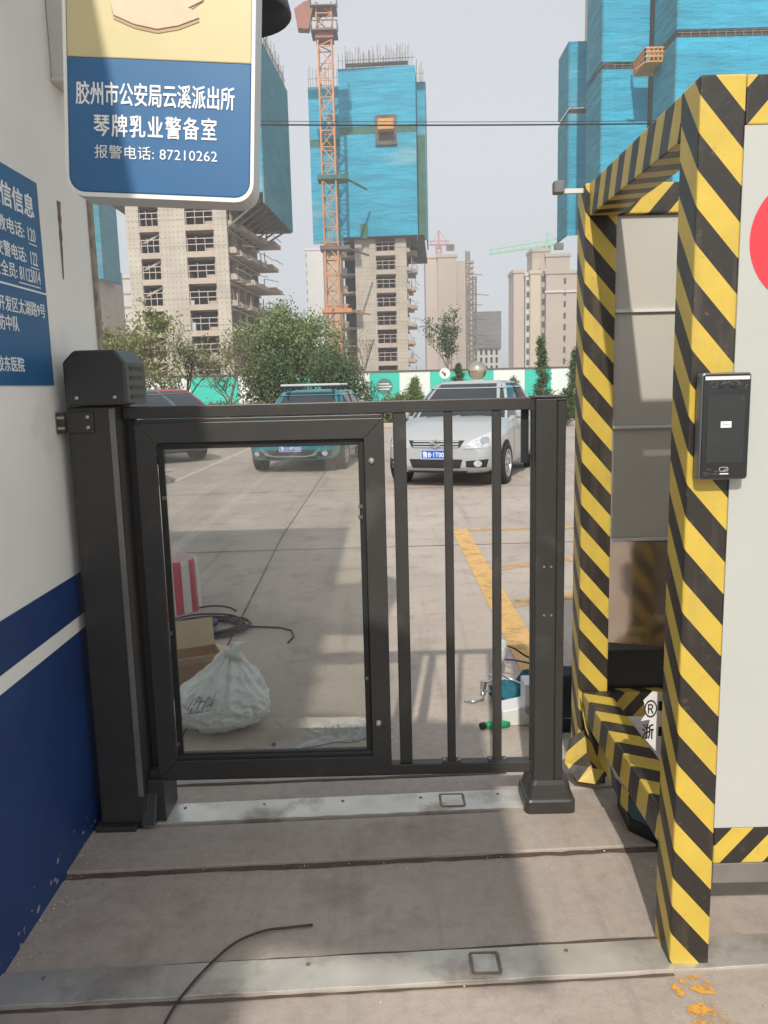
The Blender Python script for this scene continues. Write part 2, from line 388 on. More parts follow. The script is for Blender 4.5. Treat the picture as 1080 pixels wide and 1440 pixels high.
# ------------------------------------------------------------------ guard building on the left
X0 = -1.03
gb = thing('guard_building', (X0, -3, 0), 'white rendered guard building with dark blue painted base along the left', 'building')
MB().box(-4.2, X0, -9, 2.97, 0, 3.4).build('wall', m_white_wall, gb)
d = MB(); d.box(X0, X0 + 0.003, -8.9, 2.71, 0.0, 0.715); d.box(X0, X0 + 0.003, -8.9, 2.71, 0.765, 0.905)
d.build('painted_dado', m_blue_dado, gb)
MB().box(X0, X0 + 0.0035, -8.9, 2.71, 0.716, 0.764).build('white_band', m_white_wall, gb)
MB().box(-4.4, X0 + 0.155, -9.2, 4.25, 3.4, 3.56).build('roof', m_grey_panel, gb, bevel=0.01)  # eave and end overhang added out of view to shape the ground shade
m_corner = mat('stained_corner_strip', S(150, 142, 132), 0.8, var=0.35, scale=25)
MB().box(X0 - 0.03, X0 + 0.012, 2.971, 3.0, 0, 3.4).build('corner_strip', m_corner, gb)
aw = MB(); aw.prism([(X0 + 0.001, 2.9), (0.02, 2.72), (0.02, 2.76), (X0 + 0.001, 2.95)], 'y', -1.45, 0.08); aw.build('unseen_shade_awning', m_grey_panel, gb)  # out of view, added to cast the block of shade before the gate
rs = MB(); rr_ = random.Random(9); pl = []; pr = []
for i in range(14):
    t = i / 13; p = atX(82 + 7*t, 283 + 110*t, X0); w = 0.013 * (1 - t) * rr_.uniform(.5, 1.3) + 0.004
    pl.append((X0 + 0.0012, p.y - w, p.z)); pr.append((X0 + 0.0012, p.y + w, p.z))
rs.grid([pl, pr]); rs.build('rust_stain', mat('rust_stain', S(120, 100, 82), 0.9, var=0.4, scale=40), gb)
cp = MB(); rr_ = random.Random(31)
for i in range(26):
    y = rr_.uniform(1.85, 2.62); z = abs(rr_.gauss(0, 0.05)) + 0.004; r = rr_.uniform(0.002, 0.010); n = rr_.randint(5, 7)
    cp.add([(X0 + 0.0034 + 0.00001*i, y + r*rr_.uniform(.5, 1.5)*cos(2*pi*k/n), z + r*rr_.uniform(.4, 1.2)*sin(2*pi*k/n)) for k in range(n)], [tuple(range(n))])
tag(cp.build('chipped_paint', mat('bare_plaster_chip', S(150, 146, 138), 0.9, var=0.2, scale=40), gb), kind='stuff')
# duct for cables on the wall
du = thing('cable_duct', (X0, 2.8, 2.5), 'white square cable duct running up the wall behind the police sign', 'duct')
b = MB(); b.box(X0 + 0.001, X0 + 0.055, 2.735, 2.83, 2.5, 3.39); b.build('duct_body', m_grey_white, du, bevel=0.004)
MB().box(X0 + 0.055, X0 + 0.062, 2.745, 2.82, 2.52, 3.39).build('duct_lid', m_white_plastic, du, bevel=0.002)
MB().box(X0 + 0.001, X0 + 0.07, 2.725, 2.84, 2.485, 2.499).build('end_cap', m_grey_white, du, bevel=0.002)
w = MB()
for k in range(2):
    w.tube([(X0 + 0.03, 2.80 + 0.01*k, 2.49), (X0 + 0.034, 2.80, 2.45), (X0 + 0.02 + .01*k, 2.805, 2.41), (X0 + 0.03, 2.81 + .02*k, 2.385)], 0.0025, 6)
w.build('loose_wire', m_cable, du)

# blue notice on the wall
no = thing('wall_notice', (X0, 2.2, 1.525), 'blue notice board with white phone numbers stuck on the left wall', 'notice')
MB().box(X0 + 0.0005, X0 + 0.004, 1.72, 2.538, 1.526, 2.13).build('board', m_blue_notice, no)
def wall_text(body, y_right, zc, h, w, bold=0.0, name='lettering'):
    me = text_mesh(body, (X0 + 0.0042, y_right, zc - h/2), YU, ZU, w, h, 0.001, bold, align='r'); place(me, name, m_white_ink, no)
def yz(px, py): p = atX(px, py, X0); return p.y, p.z
wall_text('通信信息', 2.497, 2.050, 0.066, 0.285, 0.024)
wall_text('急救电话:', 2.415, 1.968, 0.042, 0.215, 0.012); wall_text('120', 2.492, 1.967, 0.038, 0.05, 0.0)
wall_text('交警电话:', 2.415, 1.900, 0.042, 0.185, 0.012); wall_text('122', 2.492, 1.899, 0.038, 0.046, 0.0)
wall_text('安全员:', 2.345, 1.846, 0.042, 0.14, 0.012); wall_text('81123014', 2.502, 1.846, 0.038, 0.14, 0.0)
for z, w in ((1.938, .056), (1.870, .056), (1.816, .145)): MB().box(X0 + 0.0042, X0 + 0.0052, 2.498 - w, 2.498, z, z + 0.003).build('underline', m_white_ink, no)
MB().box(X0 + 0.0042, X0 + 0.0052, 1.74, 2.537, 1.801, 1.806).build('rule', m_white_ink, no)
wall_text('技术开发区太湖路9号', 2.515, 1.750, 0.042, 0.385, 0.008)
wall_text('消防中队', 2.325, 1.698, 0.042, 0.165, 0.008)
wall_text('胶东医院', 2.335, 1.585, 0.042, 0.165, 0.008)

# ------------------------------------------------------------------ hanging light box sign
def rrect(x0, x1, z0, z1, r, n=6):
    P = []
    for cx, cz, a in ((x1 - r, z0 + r, -90), (x1 - r, z1 - r, 0), (x0 + r, z1 - r, 90), (x0 + r, z0 + r, 180)):
        P += [(cx + r*cos(radians(a + 90*i/n)), cz + r*sin(radians(a + 90*i/n))) for i in range(n + 1)]
    return P
SO = atY(225, 178, 2.3); TILT = Matrix.Translation(SO) @ Matrix.Rotation(radians(3.6), 4, 'Y') @ Matrix.Translation(-SO)
ps = thing('police_sign', (SO.x, SO.y, 2.03), 'cream and blue light box sign with white police station lettering hung on the left', 'sign')
def sput(mb, name, m, **kw):
    me = mb.mesh(name); me.transform(TILT); return place(me, name, m, ps, **kw)
sx, sz, sy = SO.x, SO.z, SO.y
z_bot, z_mid, z_top = sz - 0.176, sz + 0.166, sz + 0.78
b = MB(); b.prism(rrect(sx - 0.256, sx + 0.256, z_bot - 0.013, z_top + 0.013, 0.05), 'y', sy + 0.004, sy + 0.11)
sput(b, 'case', m_grey_white, bevel=0.006)
def facepart(z0, z1, low, name, m):
    P = rrect(sx - 0.246, sx + 0.246, z0, z1, 0.04, 6)
    if low: P = [p for p in P if p[1] < z1 - 0.041] + [(sx + 0.246, z1), (sx - 0.246, z1)]; 
    else: P = [(sx - 0.246, z0), (sx + 0.246, z0)] + [p for p in P if p[1] > z0 + 0.041]
    P = sorted(P, key=lambda p: math.atan2(p[1] - (z0 + z1)/2, p[0] - sx))
    b = MB(); b.prism(P, 'y', sy - 0.004, sy + 0.0035); return sput(b, name, m, bevel=0.003)
facepart(z_bot, z_mid, True, 'lower_face', m_blue_sign)
facepart(z_mid + 0.0005, z_top, False, 'upper_face', m_cream)
m_trim = mat('white_edge_trim', S(236, 236, 230), 0.4, var=0.02)
o_, i_ = rrect(sx - 0.256, sx + 0.256, z_bot - 0.013, z_top + 0.013, 0.05), rrect(sx - 0.247, sx + 0.247, z_bot - 0.002, z_top + 0.002, 0.042)
b = MB(); n = len(o_)
b.grid([[(x, sy + 0.003, z) for x, z in o_], [(x, sy - 0.006, z) for x, z in o_], [(x, sy - 0.006, z) for x, z in i_], [(x, sy + 0.003, z) for x, z in i_], [(x, sy + 0.003, z) for x, z in o_]], close=True)
sput(b, 'edge_trim', m_trim)
def sign_text(body, px, py, wpx, hpx, bold, gap=0.0):
    p = atY(px, py, 2.3); k = 2.26 / FPX
    c = TILT.inverted() @ p
    me = text_mesh(body, (c.x, sy - 0.0045, c.z - hpx*k/2), XU, ZU, wpx*k, hpx*k, 0.0015, bold, 'c', gap)
    me.transform(TILT); place(me, 'lettering', m_white_ink, ps)
sign_text('胶州市公安局云溪派出所', 219, 135.5, 211, 29, 0.018)
sign_text('琴牌乳业警备室', 219, 180, 164, 28, 0.018, 0.15)
sign_text('报警电话: 87210262', 220, 217, 165, 17, 0.0, 0.05)
emb = [(157,0),(158,10),(161,23),(190,36),(222,43),(252,38),(281,27),(278,19),(266,13),(286,3),(292,-14),(300,-60),(280,-110),(225,-140),(170,-110),(148,-60),(152,-14)]
def emb_poly(grow):
    P = [TILT.inverted() @ atY(x, y + (grow if y > 5 else 0), 2.3) for x, y in emb]; return [(p.x, p.z) for p in P]
sput(MB().prism(emb_poly(5), 'y', sy - 0.006, sy - 0.0045), 'emblem_shadow_edge', mat('emblem_shadow_brown', S(176, 152, 122), 0.5, var=0.1))  # shadow border under the emblem, painted as a larger brown outline
sput(MB().prism(emb_poly(0), 'y', sy - 0.009, sy - 0.0062), 'emblem', mat('emblem_pink_beige', S(222, 192, 168), 0.5, var=0.08, scale=12), bevel=0.002)
br = MB(); br.box(X0 + 0.001, sx - 0.264, sy + 0.04, sy + 0.07, sz + 0.42, sz + 0.45); br.box(X0 + 0.001, sx - 0.264, sy + 0.04, sy + 0.07, sz + 0.7, sz + 0.73)
br.box(X0 + 0.001, X0 + 0.012, sy + 0.02, sy + 0.09, sz + 0.38, sz + 0.77); br.build('wall_bracket', m_grey_white, ps)
# lamp head just showing behind the sign
lc = atY(331, -8, 2.75)
la = thing('wall_lamp', lc, 'dark grey rounded lamp head peeking out behind the upper right of the police sign', 'lamp')
m_lamp = mat('dark_grey_lamp', S(72, 74, 82), 0.5, var=0.08)
b = MB(); b.lathe([(0.001, 0.12), (0.06, 0.11), (0.115, 0.07), (0.16, 0.0), (0.175, -0.06), (0.17, -0.065), (0.15, 0.0), (0.1, 0.05), (0.001, 0.06)], lc, seg=32); b.build('lamp_shade', m_lamp, la, smooth=True)
b = MB(); b.tube([(X0, lc.y + 0.05, 3.05), (lc.x - 0.2, lc.y + 0.05, 3.1), (lc.x, lc.y, lc.z + 0.115)], 0.014, 10); b.build('lamp_arm', m_lamp, la)

# ------------------------------------------------------------------ gate: motor post, leaf, far post
mp = thing('gate_motor_post', (-0.92, 2.62, 0), 'dark grey square gate motor post with chamfered head, beside the white wall', 'gate post')
MB().box(-1.0, -0.845, 2.55, 2.72, 0.03, 1.458).build('post', m_gate, mp, bevel=0.006)
MB().box(-0.866, -0.847, 2.5465, 2.5499, 0.13, 1.45).build('edge_highlight', mat('painted_highlight_grey', S(116, 114, 110), 0.4, metal=0.2, var=0.15, scale=12), mp, bevel=0.0015)  # highlight along the post's rounded edge, painted as a lighter grey strip
hb = [(-0.992, 1.46), (-0.796, 1.46), (-0.796, 1.592), (-0.826, 1.632), (-0.955, 1.632), (-0.992, 1.596)]
b = MB(); b.prism(hb, 'y', 2.525, 2.74); hd = b.build('motor_housing', m_gate, mp, bevel=0.008)
v = MB()
for k in range(4): v.box(-0.797, -0.794, 2.57, 2.70, 1.575 - 0.03*k - 0.006, 1.575 - 0.03*k + 0.006)
v.build('vent', m_gate_dark, hd)
sc_ = MB()
for x in (-0.955, -0.835): sc_.lathe([(0.006, 0), (0.006, -0.003), (0.003, -0.005)], (x, 2.525, 1.485), axis='y', seg=12)
sc_.build('screw', m_steel, hd)
bk = MB(); bk.box(-1.027, -1.001, 2.53, 2.545, 1.375, 1.442); bk.box(-1.0, -0.915, 2.543, 2.549, 1.375, 1.442); wb = bk.build('wall_bracket', m_gate, mp, bevel=0.002)
bo = MB()
for z in (1.392, 1.425):
    bo.lathe([(0.006, 0), (0.006, -0.005), (0.003, -0.007)], (-0.932, 2.543, z), axis='y', seg=12)
    bo.bar((-1.022, 2.528, z), (-1.0, 2.528, z), 0.008)
bo.build('bolt', m_steel, wb)
b = MB(); b.box(-1.015, -0.875, 2.525, 2.74, 0.0, 0.03); b.prism([(2.53, 0.03), (2.74, 0.03), (2.74, 0.13), (2.60, 0.16)], 'x', -0.86, -0.81)
b.box(-0.845, -0.785, 2.58, 2.74, 0.012, 0.17); b.build('base_plate', m_gate, mp, bevel=0.004)

YG = 2.63
gt = thing('swing_gate', (-0.84, YG, 0.15), 'charcoal swing gate leaf with glazed advertising frame and three vertical bars', 'gate')
b = MB(); b.box(-0.842, 0.488, YG - 0.02, YG + 0.02, 1.412, 1.452); b.build('top_rail', m_gate, gt, bevel=0.003)
b = MB(); b.box(-0.842, 0.49, YG - 0.02, YG + 0.02, 0.152, 0.192); b.build('bottom_rail', m_gate, gt, bevel=0.003)
MB().box(-0.842, -0.815, YG + 0.021, YG + 0.048, 0.152, 1.452).build('hinge_stile', m_gate, gt, bevel=0.003)
fr = MB(); a0, a1, z0, z1, w = -0.805, 0.006, 0.165, 1.398, 0.066
yf0, yf1 = YG - 0.034, YG - 0.0215
def frame_ring(x0, x1, z0, z1, w, y0, y1, mb):
    mb.prism([(x0, z0), (x0 + w, z0 + w), (x0 + w, z1 - w), (x0, z1)], 'y', y0, y1)
    mb.prism([(x1, z0), (x1, z1), (x1 - w, z1 - w), (x1 - w, z0 + w)], 'y', y0, y1)
    mb.prism([(x0, z1), (x0 + w, z1 - w), (x1 - w, z1 - w), (x1, z1)], 'y', y0, y1)
    mb.prism([(x0, z0), (x1, z0), (x1 - w, z0 + w), (x0 + w, z0 + w)], 'y', y0, y1)
frame_ring(a0, a1, z0, z1, w, yf0, yf1, fr)
frame_ring(a0 + 0.002, a1 - 0.002, 0.194, 1.41, 0.05, YG - 0.021, YG + 0.02, fr)
fo = fr.build('panel_frame', m_gate, gt, bevel=0.0025)
bd = MB(); frame_ring(a0 + w + 0.0005, a1 - w - 0.0005, z0 + w + 0.0005, z1 - w - 0.0005, 0.02, YG - 0.019, YG - 0.008, bd); bd.build('rubber_bead', m_gate_dark, fo, bevel=0.002)
m_pane = glassmat('clear_acrylic', (0.90, 0.91, 0.89), 0.055, 0.03, 0.08)
MB().box(a0 + w - 0.01, a1 - w + 0.01, YG - 0.006, YG - 0.002, z0 + w - 0.01, z1 - w + 0.01).build('glass_pane', m_pane, gt)
s = MB()
for px, py in ((522, 648), (532, 1017)):
    p = atY(px, py, yf0); s.lathe([(0.012, 0), (0.012, -0.003), (0.008, -0.008), (0.002, -0.009)], (p.x, yf0, p.z), axis='y', seg=16)
s.build('cam_lock', m_steel, fo)
s = MB()
for px, py in ((507, 712), (507, 727), (515, 953), (250, 1046), (385, 1046), (232, 700), (240, 890)):
    p = atY(px, py, YG - 0.019); s.box(p.x - 0.007, p.x + 0.007, YG - 0.026, YG - 0.0195, p.z - 0.006, p.z + 0.006)
    s.lathe([(0.004, 0), (0.004, -0.004)], (p.x, YG - 0.026, p.z), axis='y', seg=8)
s.build('bead_clip', mat('dull_clip_metal', S(120, 118, 112), 0.4, metal=0.6, var=0.2), fo)
for x0, x1 in ((0.036, 0.079), (0.203, 0.231), (0.362, 0.391)):
    bar = MB().box(x0, x1, YG - 0.014, YG + 0.014, 0.193, 1.411).build('bar', m_gate, gt, bevel=0.003)
    if x0 > 0.1:
        c = (x0 + x1) / 2
        MB().box(c - 0.033, c + 0.033, YG - 0.019, YG + 0.019, 0.1925, 0.197).build('bar_foot', m_gate, bar, bevel=0.002)
        q = MB()
        for sg in (-1, 1): q.lathe([(0.005, 0), (0.004, 0.004)], (c + sg*0.026, YG - 0.004, 0.197), seg=8)
        q.build('screw', m_steel, bar)
MB().box(0.4885, 0.4955, YG - 0.03, YG - 0.008, 0.2, 1.41).build('rubber_edge', m_gate_dark, gt)
MB().box(0.463, 0.4865, YG + 0.0205, YG + 0.04, 1.235, 1.4115).build('latch_plate', m_gate_dark, gt)

rp = thing('gate_latch_post', (0.545, 2.65, 0), 'slim charcoal gate post with flared foot next to the striped booth', 'gate post')
b = MB(); b.box(0.500, 0.571, 2.60, 2.70, 0.05, 1.447); b.build('post', m_gate, rp, bevel=0.004)
MB().box(0.5735, 0.602, 2.61, 2.69, 0.05, 1.44).build('side_channel', m_gate, rp, bevel=0.004)
MB().box(0.496, 0.605, 2.596, 2.704, 1.4475, 1.456).build('cap', m_gate, rp, bevel=0.003)
pf = [(0.088, 0.0), (0.088, 0.055), (0.084, 0.062), (0.078, 0.066), (0.070, 0.11), (0.064, 0.125)]
b = MB(); rows = []
for r, z in pf: rows.append([(0.556 + dx, 2.66 + dy, z) for dx, dy in rrect(-r, r, -r*0.95, r*0.95, 0.02, 4)])
b.grid(rows, close=True); n = len(rows[0]); b.add(rows[-1], [tuple(range(n))]); b.build('foot_collar', m_gate, rp)
q = MB()
for px, py in ((765, 797), (775, 797), (765, 865), (775, 865)):
    p = atY(px, py, 2.6); q.lathe([(0.004, 0), (0.004, -0.003)], (p.x, 2.6, p.z), axis='y', seg=10)
q.build('screw', m_steel, rp)

# ------------------------------------------------------------------ yellow and black taped booth frame
def c_at(px, py, Y, vec): p = atY(px, py, Y); return p.dot(Vector(vec))
V1 = (1.15, -1.15, 1.0)
m_st_front = stripes('hazard_tape_front_column', V1, c_at(975, 135.6, 1.85, V1) + 0.02, 0.155, YEL, BLK)
m_st_rear = stripes('hazard_tape_rear_column', V1, c_at(817.5, 490.6, 2.785, V1), 0.152, YEL, BLK)
V2 = (-1.15, -0.9, 1.0)      # beams running across: stripes lean the other way
m_st_top = stripes('hazard_tape_top_beam', V2, c_at(1066, 107, 1.85, V2) + 0.079, 0.158, YEL, BLK)
m_st_bot = stripes('hazard_tape_bottom_beam', V2, c_at(1028, 1168, 1.85, V2), 0.125, YEL, BLK)
m_st_rtop = stripes('hazard_tape_rear_beam', V2, c_at(925, 252, 2.785, V2), 0.152, YEL, BLK)
V3 = (0.35, 1.0, 0.45)
m_st_side = stripes('hazard_tape_side_beam', V3, 0.02, 0.128, YEL, BLK)
V4 = (0.55, 1.0, 0.25)
m_st_low = stripes('hazard_tape_low_side_beam', V4, 0.05, 0.16, YEL, BLK)
BX0, BX1, BY0, BY1 = 0.71, 2.5, 1.85, 2.785
bt = thing('taped_booth', (BX0, BY0, 0), 'open booth frame wrapped in yellow and black hazard tape at right', 'booth')
MB().box(BX0, BX0 + 0.101, BY0, BY0 + 0.115, 0.0, 2.15).build('column', m_st_front, bt, bevel=0.005)
MB().box(BX0 - 0.012, BX0 + 0.095, BY1, BY1 + 0.11, 0.0, 2.15).build('column', m_st_rear, bt, bevel=0.005)
MB().box(BX1, BX1 + 0.1, BY0, BY0 + 0.115, 0.0, 2.15).build('column', m_st_front, bt, bevel=0.005)
MB().box(BX1, BX1 + 0.1, BY1, BY1 + 0.11, 0.0, 2.15).build('column', m_st_rear, bt, bevel=0.005)
MB().box(BX0 + 0.102, BX1 - 0.001, BY0 + 0.002, BY0 + 0.1, 2.045, 2.149).build('top_beam', m_st_top, bt, bevel=0.004)
MB().box(BX0 + 0.102, BX1 - 0.001, BY0 + 0.002, BY0 + 0.1, 0.283, 0.382).build('bottom_beam', m_st_bot, bt, bevel=0.004)
MB().box(BX0 + 0.097, BX1 - 0.001, BY1 + 0.002, BY1 + 0.1, 2.05, 2.148).build('top_beam', m_st_rtop, bt, bevel=0.004)
MB().box(BX0 + 0.001, BX0 + 0.099, BY0 + 0.116, BY1 - 0.001, 2.045, 2.149).build('side_beam', m_st_side, bt, bevel=0.004)
MB().box(BX0 + 0.001, BX0 + 0.099, BY0 + 0.116, BY1 - 0.001, 0.275, 0.375).build('side_beam', m_st_low, bt, bevel=0.006)
MB().box(BX1 + 0.001, BX1 + 0.099, BY0 + 0.116, BY1 - 0.001, 2.045, 2.149).build('side_beam', m_st_side, bt, bevel=0.004)
MB().box(BX0 + 0.097, BX1 - 0.001, BY1 + 0.002, BY1 + 0.1, 0.27, 0.365).build('bottom_beam', m_st_bot, bt, bevel=0.004)
MB().box(BX0 + 0.104, BX1 - 0.001, BY0 + 0.006, BY0 + 0.09, 0.225, 0.281).build('steel_channel', mat('grey_channel', S(128, 124, 120), 0.5, metal=0.3, var=0.15), bt, bevel=0.003)
fp = MB().box(BX0 + 0.099, BX1 - 0.002, BY0 - 0.003, BY0 + 0.0015, 0.384, 2.043).build('front_panel', m_white_panel, bt, bevel=0.001)
rc = atY(1145, 337, BY0); rcx = rc.x
b = MB(); b.lathe([(0.146, 0), (0.146, -0.001)], (rcx, BY0 - 0.0031, rc.z), axis='y', seg=64); b.build('red_disc', m_red, fp)
# rear panels with seams, steel sheet below, black box under it
yb = BY1 + 0.02
zs = [2.048] + [atY(900, py, yb).z for py in (437, 600, 758, 908)]
for i in range(3):
    MB().box(BX0 + 0.097, BX1 - 0.002, yb, yb + 0.03, zs[i + 1] + 0.006, zs[i] - (0.0 if i == 0 else 0.006)).build('rear_panel', m_grey_panel, bt, bevel=0.002)
    MB().box(BX0 + 0.097, BX1 - 0.002, yb - 0.012, yb + 0.035, zs[i + 1] - 0.0055, zs[i + 1] + 0.0055).build('panel_rail', m_grey_white, bt, bevel=0.001)
MB().box(BX0 + 0.097, BX1 - 0.002, yb + 0.012, yb + 0.03, zs[4] + 0.01, zs[3] - 0.006).build('rear_panel', m_grey_panel, bt, bevel=0.002)
m_pol = mat('polished_steel_sheet', S(205, 190, 178), 0.10, metal=0.9, var=0.10, scale=7, bump=0.04, bscale=7)
b = MB(); q0, q1, dz = Vector((BX0 + 0.099, yb + 0.008, 0)), Vector((BX0 + 0.099 + 0.34, yb + 0.008 - 0.088, 0)), 0.0
nrm_ = Vector((0.25, 0.97, 0)) * 0.002
b.prism([(q0.x, q0.y), (q1.x, q1.y), (q1.x + nrm_.x, q1.y + nrm_.y), (q0.x + nrm_.x, q0.y + nrm_.y)], 'z', zs[4] + 0.011, zs[3] - 0.007); b.build('polished_sheet', m_pol, bt)
MB().box(BX0 + 0.097, BX1 - 0.002, yb - 0.012, yb + 0.035, zs[4] - 0.012, zs[4] + 0.009).build('panel_rail', mat('dark_rail', S(90, 88, 84), 0.5, metal=0.4, var=0.1), bt, bevel=0.001)
MB().box(BX0 + 0.1, BX1 - 0.01, yb + 0.02, yb + 0.07, 0.366, zs[4] - 0.013).build('inner_back', m_black_plastic, bt)
# torn tape hanging off the rear corner
def ribbon(pts, wv, th=0.0015):
    b = MB(); rows = []
    for p, w_ in zip(pts, wv):
        p = Vector(p); w_ = Vector(w_); rows.append([tuple(p - w_), tuple(p + w_)])
    b.grid(rows); return b
m_st_torn = stripes('hazard_tape_torn', (0.9, 0.4, -1.1), 0.01, 0.12, YEL, BLK)
P = [(BX0 - 0.004, 2.80, 0.36), (BX0 - 0.002, 2.76, 0.30), (BX0 + 0.02, 2.70, 0.23), (BX0 + 0.05, 2.62, 0.17), (BX0 + 0.075, 2.56, 0.10), (BX0 + 0.10, 2.53, 0.075), (BX0 + 0.115, 2.56, 0.09)]
W = [(0.0, 0.05, 0.035)] * 4 + [(0.0, 0.04, 0.03), (0.01, 0.03, 0.02), (0.02, 0.02, 0.01)]
o = ribbon(P, W).build('torn_tape', m_st_torn, bt); sm = o.modifiers.new('thick', 'SOLIDIFY'); sm.thickness = 0.002
P = [(BX0 - 0.02, 2.76, 0.22), (BX0 - 0.03, 2.74, 0.14), (BX0 + 0.0, 2.72, 0.08), (BX0 + 0.07, 2.71, 0.07)]
W = [(0.03, 0, 0.02), (0.04, 0.0, 0.02), (0.03, 0.01, 0.02), (0.02, 0.01, 0.02)]
o = ribbon(P, W).build('torn_tape', m_st_torn, bt); sm = o.modifiers.new('thick', 'SOLIDIFY'); sm.thickness = 0.002
# torn white paper with print, stuck on the inner side of the front column
tp = atY(920, 1015, 2.02); tp.x += 0.01
pp = thing('torn_paper', tp, 'torn white packaging scrap printed with a circled R, caught inside the booth', 'paper scrap')
outl = [(905,985),(918,972),(931,975),(932,1010),(931,1035),(932,1066),(922,1056),(908,1040),(914,1012),(901,1014),(909,1003)]
b = MB(); b.prism([(q.x, q.z) for q in (atY(x, y, 2.02) for x, y in outl)], 'y', 2.02, 2.0215); b.build('paper', m_white_plastic, pp)
c = atY(915, 997, 2.0195); me = text_mesh('®', (c.x, 2.0195, c.z - 0.024), XU, ZU, 0.034, 0.05, 0.001, 0.0, 'c'); place(me, 'print', m_black_plastic, pp)
c = atY(911, 1028, 2.0195); me = text_mesh('浙', (c.x, 2.0195, c.z - 0.022), XU, ZU, 0.03, 0.042, 0.001, 0.02, 'c'); place(me, 'print', m_black_plastic, pp)
pr = MB()
for y0_ in (990, 1026):
    c = atY(929, y0_, 2.0195); pr.box(c.x - 0.006, c.x + 0.006, 2.0185, 2.0195, c.z - 0.018, c.z + 0.008)
pr.build('print', m_black_plastic, pp)
# black rubber tray under the booth
tr = thing('rubber_tray', (0.95, 2.5, 0), 'black plastic tray with raised rim lying under the taped booth frame', 'tray')
pol = [(0.80, 2.62), (0.79, 2.46), (0.87, 2.36), (1.25, 2.36), (1.3, 2.42), (1.3, 2.72), (0.86, 2.72)]
cx, cy = 1.03, 2.53
rows = []
for sc2, z in ((1.0, 0.0), (1.0, 0.055), (0.93, 0.058), (0.88, 0.02), (0.02, 0.018)): rows.append([(cx + (x - cx)*sc2, cy + (y - cy)*sc2, z) for x, y in pol])
b = MB(); b.grid(rows, close=True); b.build('tray_shell', m_black_plastic, tr, bevel=0.005)
# small grey bracket box on the rear top corner
sb = thing('corner_sensor', (0.62, 2.80, 2.13), 'small grey sensor box fixed to the rear top corner of the booth', 'sensor')
MB().box(0.597, 0.632, 2.80, 2.84, 2.125, 2.165).build('housing', mat('mid_grey_plastic', S(110, 110, 112), 0.5, var=0.08), sb, bevel=0.004)
MB().box(0.632, 0.697, 2.812, 2.828, 2.125, 2.14).build('bracket', m_grey_white, sb)
# face recognition terminal on the front column
tm = thing('face_terminal', (0.77, 1.83, 1.267), 'black face recognition terminal in clear film mounted on the front taped column', 'access terminal')
tx0, tx1, tz0, tz1 = 0.722, 0.834, 1.269, 1.511
MB().prism(rrect(tx0, tx1, tz0, tz1, 0.008, 4), 'y', 1.812, 1.846).build('casing', mat('grey_alloy_casing', S(120, 122, 128), 0.35, metal=0.6, var=0.06), tm, bevel=0.003)
gl = mat('black_gloss_glass', S(36, 38, 40), 0.12, var=0.1, scale=14, spec=0.6, bump=0.06, bscale=35)
MB().prism(rrect(tx0 + 0.003, tx1 - 0.003, tz0 + 0.003, tz1 - 0.003, 0.007, 4), 'y', 1.8085, 1.8118).build('front_glass', gl, tm, bevel=0.001)
MB().box(tx0 + 0.014, tx1 - 0.014, 1.8075, 1.8083, tz0 + 0.04, tz1 - 0.05).build('screen', mat('unlit_screen', S(48, 52, 52), 0.2, var=0.12, scale=20), tm)
MB().box(tx0 + 0.006, tx1 - 0.006, 1.8072, 1.8083, tz1 - 0.016, tz1 - 0.008).build('light_bar', m_white_plastic, tm)
for dx in (-0.013, 0.014):
    b = MB(); b.lathe([(0.0055, 0), (0.0055, -0.0012), (0.003, -0.0016)], ((tx0 + tx1)/2 + dx, 1.8083, tz1 - 0.03), axis='y', seg=20); b.build('lens', m_gate_dark, tm)
cxm = (tx0 + tx1)/2
st = MB().box(cxm - 0.012, cxm + 0.012, 1.8062, 1.8073, 1.388, 1.402).build('sticker', m_white_ink, tm)
MB().box(cxm - 0.008, cxm + 0.008, 1.8056, 1.8061, 1.394, 1.396).build('print', m_grey_panel, st)
rf = random.Random(4); m_film = mat('clear_film_glint', S(128, 130, 132), 0.3, var=0.2)
for i in range(30):
    ex, ez = rf.choice(((tx0 + rf.uniform(.01, .085), tz1 - rf.uniform(.018, .045)), (tx0 + rf.uniform(.01, .085), tz1 - rf.uniform(.018, .03)), (tx1 - rf.uniform(.014, .022), tz1 - rf.uniform(.03, .09)), (tx0 + rf.uniform(.006, .04), tz0 + rf.uniform(.008, .026))))
    a = rf.uniform(-0.8, 0.8); l = rf.uniform(0.003, 0.013); l = min(l, (tx1 - 0.004 - ex))
    MB().bar((ex, 1.8066, ez), (ex + l*cos(a), 1.8066, ez + l*sin(a)*.6), 0.0005, 0.0006).build('film_crease', m_film, tm)
lg = MB(); P = rrect(cxm - 0.011, cxm + 0.009, tz0 + 0.02, tz0 + 0.029, 0.004, 3)
for p, q in zip(P, P[1:] + P[:1]): lg.bar((p[0], 1.8070, p[1]), (q[0], 1.8070, q[1]), 0.0009, 0.0009)
lg.bar((cxm - 0.002, 1.807, tz0 + 0.02), (cxm + 0.006, 1.807, tz0 + 0.026), 0.0009)
lg.box(cxm - 0.010, cxm + 0.010, 1.8066, 1.8074, tz0 + 0.0125, tz0 + 0.0155)
lg.build('logo', m_white_plastic, tm)
